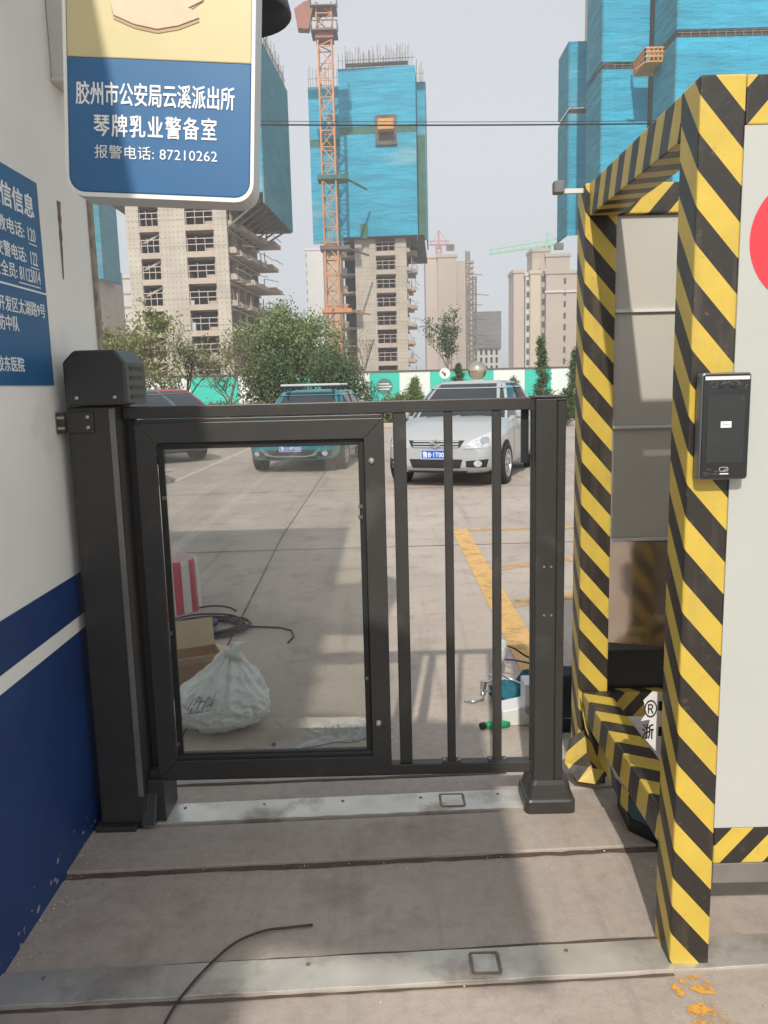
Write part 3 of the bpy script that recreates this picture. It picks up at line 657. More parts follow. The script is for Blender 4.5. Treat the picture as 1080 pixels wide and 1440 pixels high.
# ------------------------------------------------------------------ cars
m_tyre = mat('tyre_rubber', S(34, 33, 33), 0.8, var=0.15, scale=20)
m_rim = mat('alloy_rim', S(176, 178, 182), 0.35, metal=0.7, var=0.1, scale=12)
m_arch = mat('wheel_well_black', S(16, 16, 17), 0.9, var=0.0)
m_carglass = mat('dark_car_glass', S(40, 46, 52), 0.06, var=0.1, scale=2, spec=0.7)
m_lampglass = mat('headlamp_glass', S(205, 208, 212), 0.12, metal=0.35, var=0.25, scale=22)
m_chrome = mat('chrome', S(215, 217, 220), 0.12, metal=0.95, var=0.05)
m_plate = mat('blue_number_plate', S(28, 92, 180), 0.4, var=0.04)
m_under = mat('black_trim', S(30, 30, 31), 0.6, var=0.1)
def paint(name, c): return mat(name, c, 0.3, metal=0.25, var=0.03, scale=1.5, coat=0.5, dirt=(tuple(x*0.75 + 0.03 for x in c), 5, 0.6, 0.25))
def bvh_of(o):
    dg = bpy.context.evaluated_depsgraph_get(); ev = o.evaluated_get(dg); me = ev.to_mesh()
    t = BVHTree.FromPolygons([v.co.copy() for v in me.vertices], [tuple(p.vertices) for p in me.polygons]); ev.to_mesh_clear(); return t
def decal(bvh, poly, axis, sgn, off, name, m, parent, thick=0.006, cuts=5, smooth=False):
    """a polygon laid on a body from one side: axis 'y' takes (x,z), 'x' takes (y,z), 'z' takes (x,y)"""
    def P(u, v, w): return {'y': Vector((u, w, v)), 'x': Vector((w, u, v)), 'z': Vector((u, v, w))}[axis]
    bm = bmesh.new(); f = bm.faces.new([bm.verts.new(P(u, v, 0)) for u, v in poly])
    bmesh.ops.triangulate(bm, faces=[f]); bmesh.ops.subdivide_edges(bm, edges=bm.edges[:], cuts=cuts, use_grid_fill=True)
    d = P(0, 0, -sgn); last = None; miss = []
    for v in bm.verts:
        h = bvh.ray_cast(v.co + P(0, 0, 1) * (sgn * 6), d)
        if h[0] is not None: v.co = h[0] - d * off
        else: miss.append(v)
    for v in miss:
        cand = [w for w in bm.verts if w not in miss]
        if cand:
            q = min(cand, key=lambda w: sum((a - b)**2 for i, (a, b) in enumerate(zip(w.co, v.co)) if i != 'xyz'.index(axis)))
            v.co['xyz'.index(axis)] = q.co['xyz'.index(axis)]
    r = bmesh.ops.extrude_face_region(bm, geom=bm.faces[:])
    for e in r['geom']:
        if isinstance(e, bmesh.types.BMVert): e.co += d * -thick
    bmesh.ops.recalc_face_normals(bm, faces=bm.faces)
    me = bpy.data.meshes.new(name); bm.to_mesh(me); bm.free()
    return place(me, name, m, parent, local=True, smooth=smooth)
def lerp(a, b, t): return a + (b - a) * t
def interp(tab, y):
    for (y0, *a), (y1, *b) in zip(tab[:-1], tab[1:]):
        if y <= y1: t = (y - y0) / (y1 - y0); return [lerp(p, q, t) for p, q in zip(a, b)]
    return list(tab[-1][1:])
def make_car(name, label, cat, loc, rz, pm, P, plate, group, front='sedan', logo=False, rack=False):
    t = thing(name, loc, label, cat, group, rz)
    L, W, H = P['L'], P['W'] / 2, P['H']; tab = P['tab']; wb = P['wb'] / 2; wr = P['wr']
    ys = np.linspace(-L/2, L/2, 25); rows = []
    ys = [(-cos(pi*i/24)) * L/2 for i in range(25)]
    for y in ys:
        w, zb, zs, zt = interp(tab, y); w *= W
        h = [(0, zb), (0.7*w, zb), (0.93*w, zb + 0.03), (0.985*w, zb + 0.14), (w, (zb + zs)*0.5), (0.99*w, zs - 0.10), (0.955*w, zs - 0.02), (0.86*w, lerp(zs, zt, 0.55)), (0.55*w, lerp(zs, zt, 0.92)), (0, zt)]
        rows.append([(x, y, z) for x, z in h] + [(-x, y, z) for x, z in h[-2:0:-1]])
    b = MB(); b.grid(rows, close=True); n = len(rows[0]); b.add(rows[0], [tuple(range(n))]); b.add(rows[-1], [tuple(range(n))])
    me = b.mesh('body'); bm = bmesh.new(); bm.from_mesh(me); bmesh.ops.remove_doubles(bm, verts=bm.verts, dist=1e-5); bmesh.ops.recalc_face_normals(bm, faces=bm.faces); bm.to_mesh(me); bm.free()
    body = place(me, 'body', pm, t, smooth=True, subsurf=2, local=True)
    # greenhouse
    zb, G = P['belt'] - 0.06, P['cab']         # cab rows: z, half width, y front, y rear, corner radius
    secs = []
    for z, hw, y0, y1, r in G: secs.append([(x, y, z) for x, y in rrect(-hw, hw, y0, y1, r, 6)])
    gb_ = MB(); gb_.grid(secs, close=True); gb_.build('cabin_glass', m_carglass, t, local=True, smooth=True)
    zt = G[-1][0]; top = []
    for dz, k in ((-0.075, 1.012), (-0.02, 1.0), (0.02, 0.93), (0.045, 0.72), (0.055, 0.3)):
        z, hw, y0, y1, r = G[-1]; c = (y0 + y1)/2; hl = (y1 - y0)/2
        if dz == -0.075:
            z1, hw1, y01, y11, r1 = G[-2]; q = 0.075 / (z - z1); hw, y0, y1 = lerp(hw, hw1, q), lerp(y0, y01, q), lerp(y1, y11, q); c = (y0 + y1)/2; hl = (y1 - y0)/2; 
        top.append([(x, y, zt + dz) for x, y in rrect(-hw*k - .004, hw*k + .004, c - hl*k - .004, c + hl*k + .004, r*k, 6)])
    rb = MB(); rb.grid(top, close=True); rb.add(top[-1], [tuple(range(len(top[-1])))]); rb.build('roof', pm, t, local=True, smooth=True)
    def pillar(i0, i1, f0, f1, wdt, mm=pm):
        pl = MB(); A, B = [], []
        for s_ in secs:
            p, q = Vector(s_[i0]), Vector(s_[i1]); m0 = p.lerp(q, f0); m1 = p.lerp(q, f1); o_ = Vector((m0.x + m1.x, 0, 0)).normalized() * 0.008 + Vector((0, math.copysign(0.006, m0.y), 0))
            A.append(tuple(m0 + o_)); B.append(tuple(m1 + o_))
        pl.grid([A, B]); o = pl.build('pillar', mm, t, local=True); sm = o.modifiers.new('thick', 'SOLIDIFY'); sm.thickness = 0.012; sm.offset = 0
    for c in range(4): pillar(c*7 + 1, c*7 + 5, 0.0, 1.0, 0)
    for i0, i1 in ((6, 7), (20, 21)):
        pillar(i0, i1, 0.47, 0.52, 0, m_under)
        if P.get('cp'): pillar(i0, i1, 0.90 if i0 == 6 else 0.0, 1.0 if i0 == 6 else 0.10, 0)
    bv = bvh_of(body)
    # wheels with arches
    tr_ = W - 0.115
    for sx_ in (-1, 1):
        for sy_ in (-1, 1):
            c = (sx_*tr_, sy_*wb, wr)
            a = MB(); a.lathe([(0.001, -0.06), (wr + 0.035, -0.06), (wr + 0.035, 0.108), (wr + 0.02, 0.109), (0.001, 0.109)], (0, 0, 0), axis='x', seg=28)
            a.v = [(c[0] + sx_*x, c[1] + y, c[2] + 0.01 + z) for x, y, z in a.v]; 
            a.build('wheel_well', m_arch, t, local=True)
            wv = MB(); wv.lathe([(wr*0.62, 0.09), (wr*0.68, 0.128), (wr*0.9, 0.138), (wr*0.99, 0.12), (wr, 0.08), (wr, -0.08), (wr*0.9, -0.09), (wr*0.6, -0.08)], (0, 0, 0), axis='x', seg=28)
            wv.v = [(c[0] + sx_*x, c[1] + y, c[2] + z) for x, y, z in wv.v]
            tyre = wv.build('wheel', m_tyre, t, local=True, smooth=True)
            hb_ = MB(); hb_.lathe([(wr*0.66, 0.085), (wr*0.66, 0.09), (0.001, 0.09)], (0, 0, 0), axis='x', seg=28); hb_.v = [(c[0] + sx_*x, c[1] + y, c[2] + z) for x, y, z in hb_.v]
            hb_.build('brake_backing', m_arch, tyre, local=True)
            rm = MB(); rows_ = []
            for r_, h_ in ((wr*0.70, 0.120), (wr*0.67, 0.136), (wr*0.60, 0.132), (wr*0.58, 0.10)): rows_.append([(h_, r_*cos(2*pi*k/28), r_*sin(2*pi*k/28)) for k in range(28)])
            rm.grid(rows_, close=True)
            for k in range(7):
                an = 2*pi*k/7 + 0.2; ca, sa = cos(an), sin(an)
                rm.obox((0.112, ca*wr*0.34, sa*wr*0.34), (0.012, 0, 0), (0, ca*wr*0.29, sa*wr*0.29), (0, -sa*wr*0.075, ca*wr*0.075))
            rm.lathe([(wr*0.14, 0.05), (wr*0.14, 0.128), (0.001, 0.132)], (0, 0, 0), axis='x', seg=14)
            rm.v = [(c[0] + sx_*x, c[1] + y, c[2] + z) for x, y, z in rm.v]
            rm.build('rim', m_rim, tyre, local=True)
    # face
    D = lambda poly, ax, sg, nm, mm, off=0.003, th=0.006, par=t, cuts=5: decal(bv, poly, ax, sg, off, nm, mm, par, th, cuts)
    zf = P['face']
    for s_ in (-1, 1):
        mir = lambda pl: [(s_*x, z) for x, z in pl][::s_]
        hl = D(mir(zf['head']), 'y', -1, 'headlight', m_lampglass, 0.004, 0.012)
        hx, hz = np.mean([p[0] for p in zf['head']]), np.mean([p[1] for p in zf['head']])
        D([(s_*(hx + 0.055*cos(a)), hz + 0.045*sin(a)) for a in np.linspace(0, 2*pi, 13)[:-1]], 'y', -1, 'lamp_bowl', m_chrome, 0.018, 0.006, hl, 2)
        if 'fog' in zf:
            fx, fz = zf['fog']
            D([(s_*(fx + dx), fz + dz) for dx, dz in ((-0.17, -0.05), (0.1, -0.06), (0.13, 0.06), (-0.17, 0.04))], 'y', -1, 'fog_lamp_recess', m_under, 0.003, 0.005)
            D([(s_*(fx + 0.055*cos(a)), fz + 0.05*sin(a)) for a in np.linspace(0, 2*pi, 13)[:-1]], 'y', -1, 'fog_lamp', m_lampglass, 0.012, 0.008)
        mz, my = P['belt'] + 0.06, P['mir']
        mb_ = MB(); rws = []
        for q, sc_ in ((-0.09, 0.55), (-0.05, 0.95), (0.03, 1.0), (0.06, 0.85)):
            rws.append([(s_*(W + 0.10) + x*sc_, my + q, mz + z*sc_) for x, z in rrect(-0.11, 0.11, -0.07, 0.07, 0.05, 4)])
        mb_.grid(rws, close=True); n2 = len(rws[0]); mb_.add(rws[0], [tuple(range(n2))]); mb_.add(rws[-1], [tuple(range(n2))])
        mb_.bar((s_*(W - 0.09), my, mz - 0.05), (s_*(W + 0.03), my, mz - 0.05), 0.05)
        mb_.build('mirror', pm, t, local=True, smooth=False)
        # door shut lines and handles
        for dy in P['doors']:
            D([(dy - 0.006, 0.32), (dy + 0.006, 0.32), (dy + 0.006, P['belt'] - 0.06), (dy - 0.006, P['belt'] - 0.06)], 'x', s_, 'door_gap', m_under, 0.0005, 0.002, t, 6)
        for dy in P['handles']:
            D([(dy - 0.09, P['belt'] - 0.17), (dy + 0.09, P['belt'] - 0.17), (dy + 0.09, P['belt'] - 0.14), (dy - 0.09, P['belt'] - 0.14)], 'x', s_, 'door_handle', pm, 0.004, 0.02, t, 3)
    gr = D(zf['grille'], 'y', -1, 'grille', m_under, 0.003, 0.006)
    D(zf['intake'], 'y', -1, 'air_intake', m_under, 0.003, 0.006)
    D(zf['lip'], 'y', -1, 'lower_lip', m_under, 0.002, 0.004)
    if front == 'sedan':
        z0 = zf['grille'][0][1]; z1 = zf['grille'][2][1]; hw = zf['grille'][1][0]
        for z in (z0 + 0.012, (z0 + z1)/2, z1 - 0.012):
            D([(-hw*0.93, z - 0.009), (hw*0.93, z - 0.009), (hw*0.97, z + 0.009), (-hw*0.97, z + 0.009)], 'y', -1, 'grille_bar', pm if z != (z0+z1)/2 else m_rim, 0.01, 0.01, gr, 6)
    if front == 'suv':
        for k in range(-8, 9):
            x = k*0.038; D([(x - 0.009, zf['grille'][0][1] + 0.01), (x + 0.009, zf['grille'][0][1] + 0.01), (x + 0.009, zf['grille'][2][1] - 0.015), (x - 0.009, zf['grille'][2][1] - 0.015)], 'y', -1, 'grille_bar', m_chrome, 0.01, 0.012, gr, 2)
        for (xa, za), (xb, zb_) in zip(zf['chrome'][:-1], zf['chrome'][1:]):
            D([(xa, za), (xb, zb_), (xb, zb_ + 0.02), (xa, za + 0.02)], 'y', -1, 'chrome_strip', m_chrome, 0.006, 0.006, t, 4)
    if logo:
        zc = (zf['grille'][0][1] + zf['grille'][2][1])/2
        hy = bv.ray_cast(Vector((0, -6, zc)), Vector((0, 1, 0)))[0].y - 0.03
        lb = MB(); k = 0.075
        pts = [(1.0, 0.62), (0.15, 1.0), (-1.0, 0.38), (0.55, -0.28), (0.28, -0.44), (-0.62, -0.02), (-1.0, -0.25), (-0.15, -1.0), (1.0, -0.38), (-0.55, 0.28), (-0.28, 0.44), (0.62, 0.02)]
        S1 = [(0.95, 0.55), (0.05, 0.98), (-0.98, 0.42), (-0.98, 0.22), (0.32, -0.42), (-0.05, -0.58), (-0.62, -0.28), (-0.98, -0.45), (0.0, -0.98), (0.98, -0.42), (0.98, -0.22), (-0.32, 0.42), (0.05, 0.58), (0.62, 0.28)]
        lb.prism([(x*k, zc + z*k*0.95) for x, z in S1], 'y', hy - 0.008, hy + 0.03); lb.build('emblem', m_chrome, gr, local=True)
    pz = zf['plate']; hy = min(bv.ray_cast(Vector((x, -6, pz)), Vector((0, 1, 0)))[0].y for x in (-0.2, 0, 0.2)) - 0.02
    pb = MB().box(-0.22, 0.22, hy, hy + 0.012, pz - 0.07, pz + 0.07).build('number_plate', m_plate, t, local=True)
    q = MB(); frame_ring(-0.217, 0.217, pz - 0.067, pz + 0.067, 0.006, hy - 0.002, hy - 0.0005, q); q.build('plate_rim', m_white_ink, pb, local=True)
    me = text_mesh(plate, (0, hy, pz - 0.045), XU, ZU, 0.385, 0.09, 0.003, 0.006, 'c'); place(me, 'plate_characters', m_white_ink, pb, local=True)
    # wiper arms
    wz = P['belt'] + 0.02
    for x0 in (-0.45, 0.1):
        h0 = bv.ray_cast(Vector((x0, G[0][2] + 0.02, 4)), Vector((0, 0, -1)))[0]
        z1, hw1, y01, *_ = G[1]
        a = Vector((x0, G[0][2] - 0.03, h0.z + 0.01)); c = Vector((x0 + 0.45, lerp(G[0][2], y01, 0.25) - 0.02, lerp(G[0][0], z1, 0.25) + 0.02))
        MB().bar(a, c, 0.014).build('wiper', m_under, t, local=True)
    if rack:
        for s_ in (-1, 1):
            rk = MB(); rk.bar((s_*0.52, -0.35, zt + 0.10), (s_*0.5, 1.1, zt + 0.10), 0.035)
            for y in (-0.3, 0.4, 1.05): rk.bar((s_*0.52, y, zt + 0.01), (s_*0.52, y, zt + 0.09), 0.04)
            rk.build('roof_rail', m_under, t, local=True)
        for y in (-0.2, 0.75):
            cbm = MB(); cbm.bar((-0.66, y, zt + 0.155), (0.66, y, zt + 0.155), 0.07, 0.05); cbm.build('roof_bar', m_chrome, t, local=True, bevel=0.01)
    return t
SED = dict(L=4.12, W=1.76, H=1.56, wb=2.5, wr=0.31, belt=0.96, mir=-0.62, cp=True, doors=(-0.72, 0.28, 1.12), handles=(0.12, 0.95),
  tab=[(-2.06, .70, .33, .60, .64), (-2.0, .80, .24, .66, .73), (-1.85, .90, .20, .74, .83), (-1.5, .98, .19, .84, .93), (-1.0, 1.0, .19, .93, 1.01), (-0.7, 1.0, .19, .96, 1.04), (1.2, 1.0, .19, .98, 1.03), (1.8, .95, .22, .99, 1.05), (2.0, .85, .30, .95, 1.02), (2.06, .74, .36, .88, .95)],
  cab=[(0.93, .79, -1.02, 1.78, .22), (1.22, .715, -0.62, 1.52, .2), (1.42, .63, -0.3, 1.26, .18), (1.50, .58, -0.14, 1.12, .16)],
  face=dict(head=[(0.42, .585), (0.80, .60), (0.865, .68), (0.855, .83), (0.72, .80), (0.52, .70)], fog=(0.62, .37),
            grille=[(-0.36, .60), (0.36, .60), (0.42, .70), (-0.42, .70)], intake=[(-0.36, .30), (0.36, .30), (0.40, .43), (-0.40, .43)],
            lip=[(-0.62, .215), (0.62, .215), (0.64, .255), (-0.64, .255)], plate=.50))
SUV = dict(L=4.62, W=1.88, H=1.68, wb=2.7, wr=0.35, belt=1.06, mir=-0.66, cp=False, doors=(-0.8, 0.3, 1.25), handles=(0.12, 1.08),
  tab=[(-2.31, .74, .36, .70, .80), (-2.25, .84, .28, .80, .93), (-2.1, .92, .24, .86, 1.01), (-1.7, .985, .23, .93, 1.06), (-1.0, 1.0, .23, 1.02, 1.12), (0.0, 1.0, .23, 1.07, 1.12), (1.6, .99, .23, 1.08, 1.13), (2.1, .95, .28, 1.06, 1.12), (2.28, .88, .36, 1.0, 1.06), (2.31, .82, .42, .95, 1.0)],
  cab=[(1.03, .84, -1.08, 2.16, .2), (1.32, .77, -0.62, 2.0, .2), (1.52, .69, -0.34, 1.85, .18), (1.60, .64, -0.2, 1.76, .16)],
  face=dict(head=[(0.50, .70), (0.80, .70), (0.84, .76), (0.82, .84), (0.56, .79)], fog=(0.68, .40),
            grille=[(-0.30, .62), (0.30, .62), (0.40, .83), (-0.40, .83)], intake=[(-0.42, .37), (0.42, .37), (0.5, .48), (-0.5, .48)],
            lip=[(-0.7, .29), (0.7, .29), (0.72, .34), (-0.72, .34)], plate=.51,
            chrome=[(-0.60, .52), (-0.5, .38), (-0.3, .33), (0.3, .33), (0.5, .38), (0.60, .52)]))
th = radians(-20.8)
make_car('parked_car', 'silver compact car facing the gate, seen behind the vertical bars', 'car', (1.50, 13.45, 0), th, paint('silver_car_paint', S(176, 180, 181)), SED, '鲁B·1T00N', 'cars parked in the yard', logo=True)
make_car('parked_car', 'teal sport utility car with roof rack, behind the glazed gate panel', 'car', (-1.37, 16.1, 0), radians(-7), paint('teal_car_paint', S(18, 128, 142)), SUV, '鲁U·0P305', 'cars parked in the yard', front='suv', rack=True).scale = (0.9, 0.9, 0.885)
make_car('parked_car', 'white sedan parked at the left, nearest the gate motor post', 'car', (-5.35, 13.6, 0), radians(38), paint('white_car_paint', S(222, 222, 220)), SED, '鲁B·7K216', 'cars parked in the yard')
make_car('parked_car', 'dark grey sedan parked between the white sedan and the red one', 'car', (-5.55, 18.1, 0), radians(42), paint('grey_car_paint', S(92, 98, 100)), SED, '鲁B·3M580', 'cars parked in the yard')
make_car('parked_car', 'red sedan parked farthest back in the row at left', 'car', (-6.1, 23.2, 0), radians(46), paint('red_car_paint', S(176, 44, 48)), SED, '鲁B·9H037', 'cars parked in the yard')

# ------------------------------------------------------------------ small things just behind the gate
# sack
def sack():
    p = gnd(312, 1030); p.y = 3.42; p.x = -0.755
    t = thing('woven_sack', (p.x, p.y, 0), 'pale full woven plastic sack slumped on the ground behind the gate glass', 'sack')
    bm = bmesh.new(); bmesh.ops.create_icosphere(bm, subdivisions=6, radius=1.0)
    for v in bm.verts:
        c = v.co.copy(); z = c.z
        r = 0.215 * (1.0 + 0.10 * (1 - abs(z)))
        x, y = c.x * r * 1.02, c.y * r * 0.85
        zz = 0.135 + z * 0.15 if z < 0.15 else 0.135 + 0.0225 + (z - 0.15) * 0.17
        if z > 0.15:   # the sack gathers towards a twisted mouth leaning to the right
            k = (z - 0.15) / 0.85; f = 1 - 0.62 * k ** 1.8
            x = x * f + 0.075 * k ** 1.5; y *= f; zz += 0.10 * k ** 3
        x += 0.03 * max(0, -z) * (1 if c.x > 0 else -1) * abs(c.x)
        nz = mnoise.fractal(Vector((c.x*1.6 + 3, c.y*1.6, c.z*2.2)), 0.8, 2.0, 5)
        fold = abs(mnoise.noise(Vector((math.atan2(c.y, c.x)*2.6, c.z*1.1, 2.0)))) 
        d = 0.020 * nz + 0.040 * (fold - 0.25) * (0.5 + max(0, z))
        rg_ = 1 - abs(mnoise.noise(Vector((c.x*3.4 + 7, c.y*3.4, c.z*4.6)))) * 2; rg2 = 1 - abs(mnoise.noise(Vector((c.x*7 - c.z*4, c.y*7 + 3, c.z*6)))) * 2
        d += 0.008 * max(0, rg_)**2 + 0.0025 * max(0, rg2)**3
        n_ = Vector((c.x, c.y, c.z*0.6)).normalized() * d
        v.co = Vector((x, y, max(zz, 0.004))) + Vector((n_.x, n_.y, n_.z if zz > 0.02 else 0))
        if v.co.z < 0.004: v.co.z = 0.004
    me = bpy.data.meshes.new('sack_body'); bm.to_mesh(me); bm.free()
    m = mat('woven_sack_plastic', S(222, 228, 228), 0.5, var=0.05, scale=14, bump=0.15, bscale=180, dirt=(S(160, 165, 162), 9, 0.6, 0.4))
    t.scale = (0.9, 0.9, 0.9); o = place(me, 'sack_body', m, t, smooth=True, local=True)
    bv = bvh_of(o); rr = random.Random(2)
    mi = mat('faded_grey_print', S(92, 100, 112), 0.7, var=0.2)
    # brush-like printed marks
    strokes = [[(-0.13,.15),(-0.10,.20)], [(-0.115,.145),(-0.07,.215),(-0.06,.20)], [(-0.08,.16),(-0.05,.21)], [(-0.075,.19),(-0.03,.20)], [(-0.05,.165),(-0.02,.225),(-0.005,.215)], [(-0.03,.18),(0.0,.19)], [(-0.01,.175),(0.015,.235)], [(-0.15,.13),(-0.02,.16)]]
    for s_ in strokes:
        for a, c in zip(s_[:-1], s_[1:]):
            a, c = Vector(a), Vector(c); d = (c - a).normalized(); n2 = Vector((-d.y, d.x)) * 0.0026
            try: decal(bv, [tuple(a - n2), tuple(c - n2*0.5), tuple(c + n2*0.5), tuple(a + n2)], 'y', -1, 0.001, 'print', mi, t, 0.001, 3)
            except Exception: pass
    kn = MB(); kn.tube([(0.072, 0, .365), (0.085, 0, .39), (0.105, 0.0, .412), (0.135, -0.005, .43)], [.055, .030, .024, .004], 10); kn.build('tied_mouth', m, t, smooth=True, local=True)
sack()
# cardboard box with open flaps
m_card = mat('brown_cardboard', S(176, 140, 104), 0.8, var=0.08, scale=5, bump=0.05, bscale=90)
m_card_in = mat('pale_cardboard_inside', S(204, 184, 150), 0.8, var=0.06, scale=5)
t = thing('cardboard_box', (-1.02, 3.88, 0), 'open brown cardboard box with raised flap behind the pale sack', 'box', rz=radians(22))
w, d, h, k = 0.17, 0.13, 0.17, 0.004
for x0, x1, y0, y1 in ((-w, w, -d, -d + k), (-w, w, d - k, d), (-w, -w + k, -d + k, d - k), (w - k, w, -d + k, d - k)):
    MB().box(x0, x1, y0, y1, 0.004, h).build('side_panel', m_card, t, local=True)
MB().box(-w + k, w - k, -d + k, d - k, 0.0, 0.004).build('bottom_panel', m_card, t, local=True)
b = MB(); b.prism([(d - 0.003, h + .001), (d + .035, h + 0.14), (d + .031, h + 0.141), (d - 0.007, h + .001)], 'x', -w + 0.004, w - 0.004); b.build('flap', m_card_in, t, local=True)
b = MB(); b.prism([(w - 0.003, h + .001), (w + .12, h - 0.04), (w + .121, h - 0.036), (w - .002, h + .005)], 'y', -d + 0.004, d - 0.006); b.build('flap', m_card_in, t, local=True)
b = MB(); b.prism([(-d + 0.001, h + .001), (-d - 0.09, h + 0.06), (-d - 0.091, h + 0.064), (-d - 0.002, h + 0.005)], 'x', -w + 0.004, w - 0.006); b.build('flap', m_card_in, t, local=True)
# striped barrier block
m_rw = stripes('red_white_block_paint', (1.0, 0.55, 0.0), 0.03, 0.135, S(196, 62, 78), S(216, 212, 206))
t = thing('barrier_block', (-1.535, 5.42, 0), 'red and white striped concrete barrier block left behind the gate glass', 'barrier')
rows = []
for sc_, z in ((1.0, 0.0), (0.98, 0.05), (0.90, 0.33), (0.86, 0.355), (0.3, 0.375)):
    rows.append([(-1.535 + 0.235*sc_*cos(2*pi*(i + 0.5)/8)*1.08, 5.42 + 0.235*sc_*sin(2*pi*(i + 0.5)/8)*1.08, z) for i in range(8)])
b = MB(); b.grid(rows[:4], close=True); b.build('block_side', m_rw, t, bevel=0.006)
b = MB(); b.grid(rows[3:], close=True); b.add(rows[-1], [tuple(range(8))]); b.build('block_top', mat('dusty_pink_top', S(190, 160, 158), 0.7, var=0.12, scale=14), t)
# orange cone with white bands
t = thing('traffic_cone', (-1.56, 5.05, 0), 'slim orange and white traffic cone glimpsed between motor post and gate leaf', 'cone')
m_or = mat('orange_cone_rubber', S(214, 92, 48), 0.6, var=0.1)
b = MB(); b.lathe([(0.095, 0.02), (0.07, 0.24)], (-1.56, 5.05, 0), seg=24); b.box(-1.68, -1.44, 4.93, 5.17, 0, 0.02); b.build('cone_body', m_or, t)
b = MB(); b.lathe([(0.0695, 0.241), (0.056, 0.36)], (-1.56, 5.05, 0), seg=24); b.build('white_band', m_white_plastic, t)
b = MB(); b.lathe([(0.0555, 0.361), (0.045, 0.46)], (-1.56, 5.05, 0), seg=24); b.build('orange_band', m_or, t)
b = MB(); b.lathe([(0.0445, 0.461), (0.022, 0.66), (0.012, 0.67)], (-1.56, 5.05, 0), seg=24); b.build('white_band', m_white_plastic, t)
# cable coil and loose cables
rr = random.Random(11)
t = thing('cable_coil', (-1.15, 4.85, 0), 'loose coil of black cable lying on the ground behind the cardboard box', 'cable')
pts = []
for i in range(9 * 24):
    a = 2*pi*i/24; k = i // 24
    r = 0.175 + 0.02*sin(k*2.1) + 0.012*sin(a*2 + k)
    pts.append((-1.13 + r*1.25*cos(a) + 0.02*sin(k*1.3), 4.86 + r*1.1*sin(a) + 0.02*cos(k*1.7), 0.008 + 0.0075*(k % 5) + 0.006*abs(sin(a*1.5 + k))))
b = MB(); b.tube(pts, 0.006, 6); b.build('coil', m_cable, t, smooth=True)
tail = [(-0.92, 4.85, .03)] + [tuple(gnd(x, y) + Vector((0, 0, .007))) for x, y in ((335, 882), (370, 883), (395, 884), (410, 888), (413, 897), (405, 905))]
b = MB(); b.tube(tail, 0.006, 6); b.build('loose_end', m_cable, t, smooth=True)
b = MB(); b.lathe([(0.05, 0.02), (0.09, 0.03), (0.09, 0.055), (0.05, 0.06)], (-1.16, 4.88, 0.0), seg=20); b.build('tape_roll', mat('dark_purple_tape', S(58, 48, 78), 0.5, var=0.1), t)
def cable(label, pts, r=0.005, m=m_cable, group=None):
    P = [Vector(p) for p in pts]; Q = []
    for i in range(len(P) - 1):
        p0, p1, p2, p3 = P[max(i-1, 0)], P[i], P[i+1], P[min(i+2, len(P)-1)]
        for s_ in range(6):
            u = s_/6; Q.append(0.5*((2*p1) + (p2 - p0)*u + (2*p0 - 5*p1 + 4*p2 - p3)*u*u + (3*p1 - p0 - 3*p2 + p3)*u**3))
    Q.append(P[-1]); b = MB(); b.tube(Q, r, 8); o = b.build('cable', m, smooth=True)
    return tag(o, label, 'cable', group)
G_ = lambda x, y, z=0.006: tuple(gnd(x, y) + Vector((0, 0, z)))
cable('short black cable end lying beside the striped barrier block', [G_(238, 860), G_(270, 857), G_(300, 853), G_(322, 855), G_(332, 860)], 0.005)
cable('dark cable curving across the floor in the foreground', [G_(225, 1460, .012), G_(250, 1415, .012), G_(290, 1368, .013), G_(330, 1332, .012), G_(370, 1314, .010), G_(405, 1308, .008), G_(440, 1303, .006)], 0.0034, mat('brown_black_cable', S(62, 46, 42), 0.5, var=0.1))
# tools heap at the right behind the bars
p = gnd(735, 1040); 
t = thing('socket_box', (0.62, 3.32, 0), 'white plastic junction box standing on the ground beside the gate latch post', 'junction box')
b = MB(); b.prism([(0.50, 0.0), (0.72, 0.0), (0.72, 0.19), (0.60, 0.19), (0.60, 0.09), (0.50, 0.07)], 'y', 3.33, 3.45); b.build('box_shell', m_white_plastic, t, bevel=0.006)
b = MB(); b.lathe([(0.02, 0), (0.02, -0.012), (0.012, -0.014)], (0.62, 3.33, 0.075), axis='y', seg=16); b.build('cable_gland', mat('grey_gland', S(150, 146, 138), 0.5, var=0.2), t)
t = thing('screwdriver', (0.47, 3.3, 0), 'green handled screwdriver lying in front of the white junction box', 'screwdriver')
b = MB(); b.tube([(0.42, 3.30, .02), (0.44, 3.30, .022), (0.50, 3.305, .022), (0.53, 3.308, .02)], [.012, .017, .016, .010], 10); b.build('handle', mat('green_plastic', S(28, 150, 104), 0.35, var=0.1), t, smooth=True)
b = MB(); b.tube([(0.40, 3.29, .02), (0.418, 3.299, .02)], [.015, .016], 12); b.build('handle_cap', m_black_plastic, t)
t = thing('work_glove', (0.55, 3.6, 0), 'crumpled teal work glove heaped behind the white junction box', 'glove')
bm = bmesh.new(); bmesh.ops.create_icosphere(bm, subdivisions=4, radius=1)
for v in bm.verts:
    c = v.co.copy(); n_ = mnoise.fractal(c*2.1, 0.9, 2.0, 4); f = 1 + 0.35*n_
    v.co = Vector((0.02 + c.x*0.078*f, c.y*0.08*f, max(0.0, 0.045 + c.z*0.06*f)))
me = bpy.data.meshes.new('glove_cloth'); bm.to_mesh(me); bm.free(); place(me, 'glove_cloth', mat('teal_glove_knit', S(30, 96, 112), 0.85, var=0.25, scale=30, bump=0.3, bscale=120), t, smooth=True, local=True)
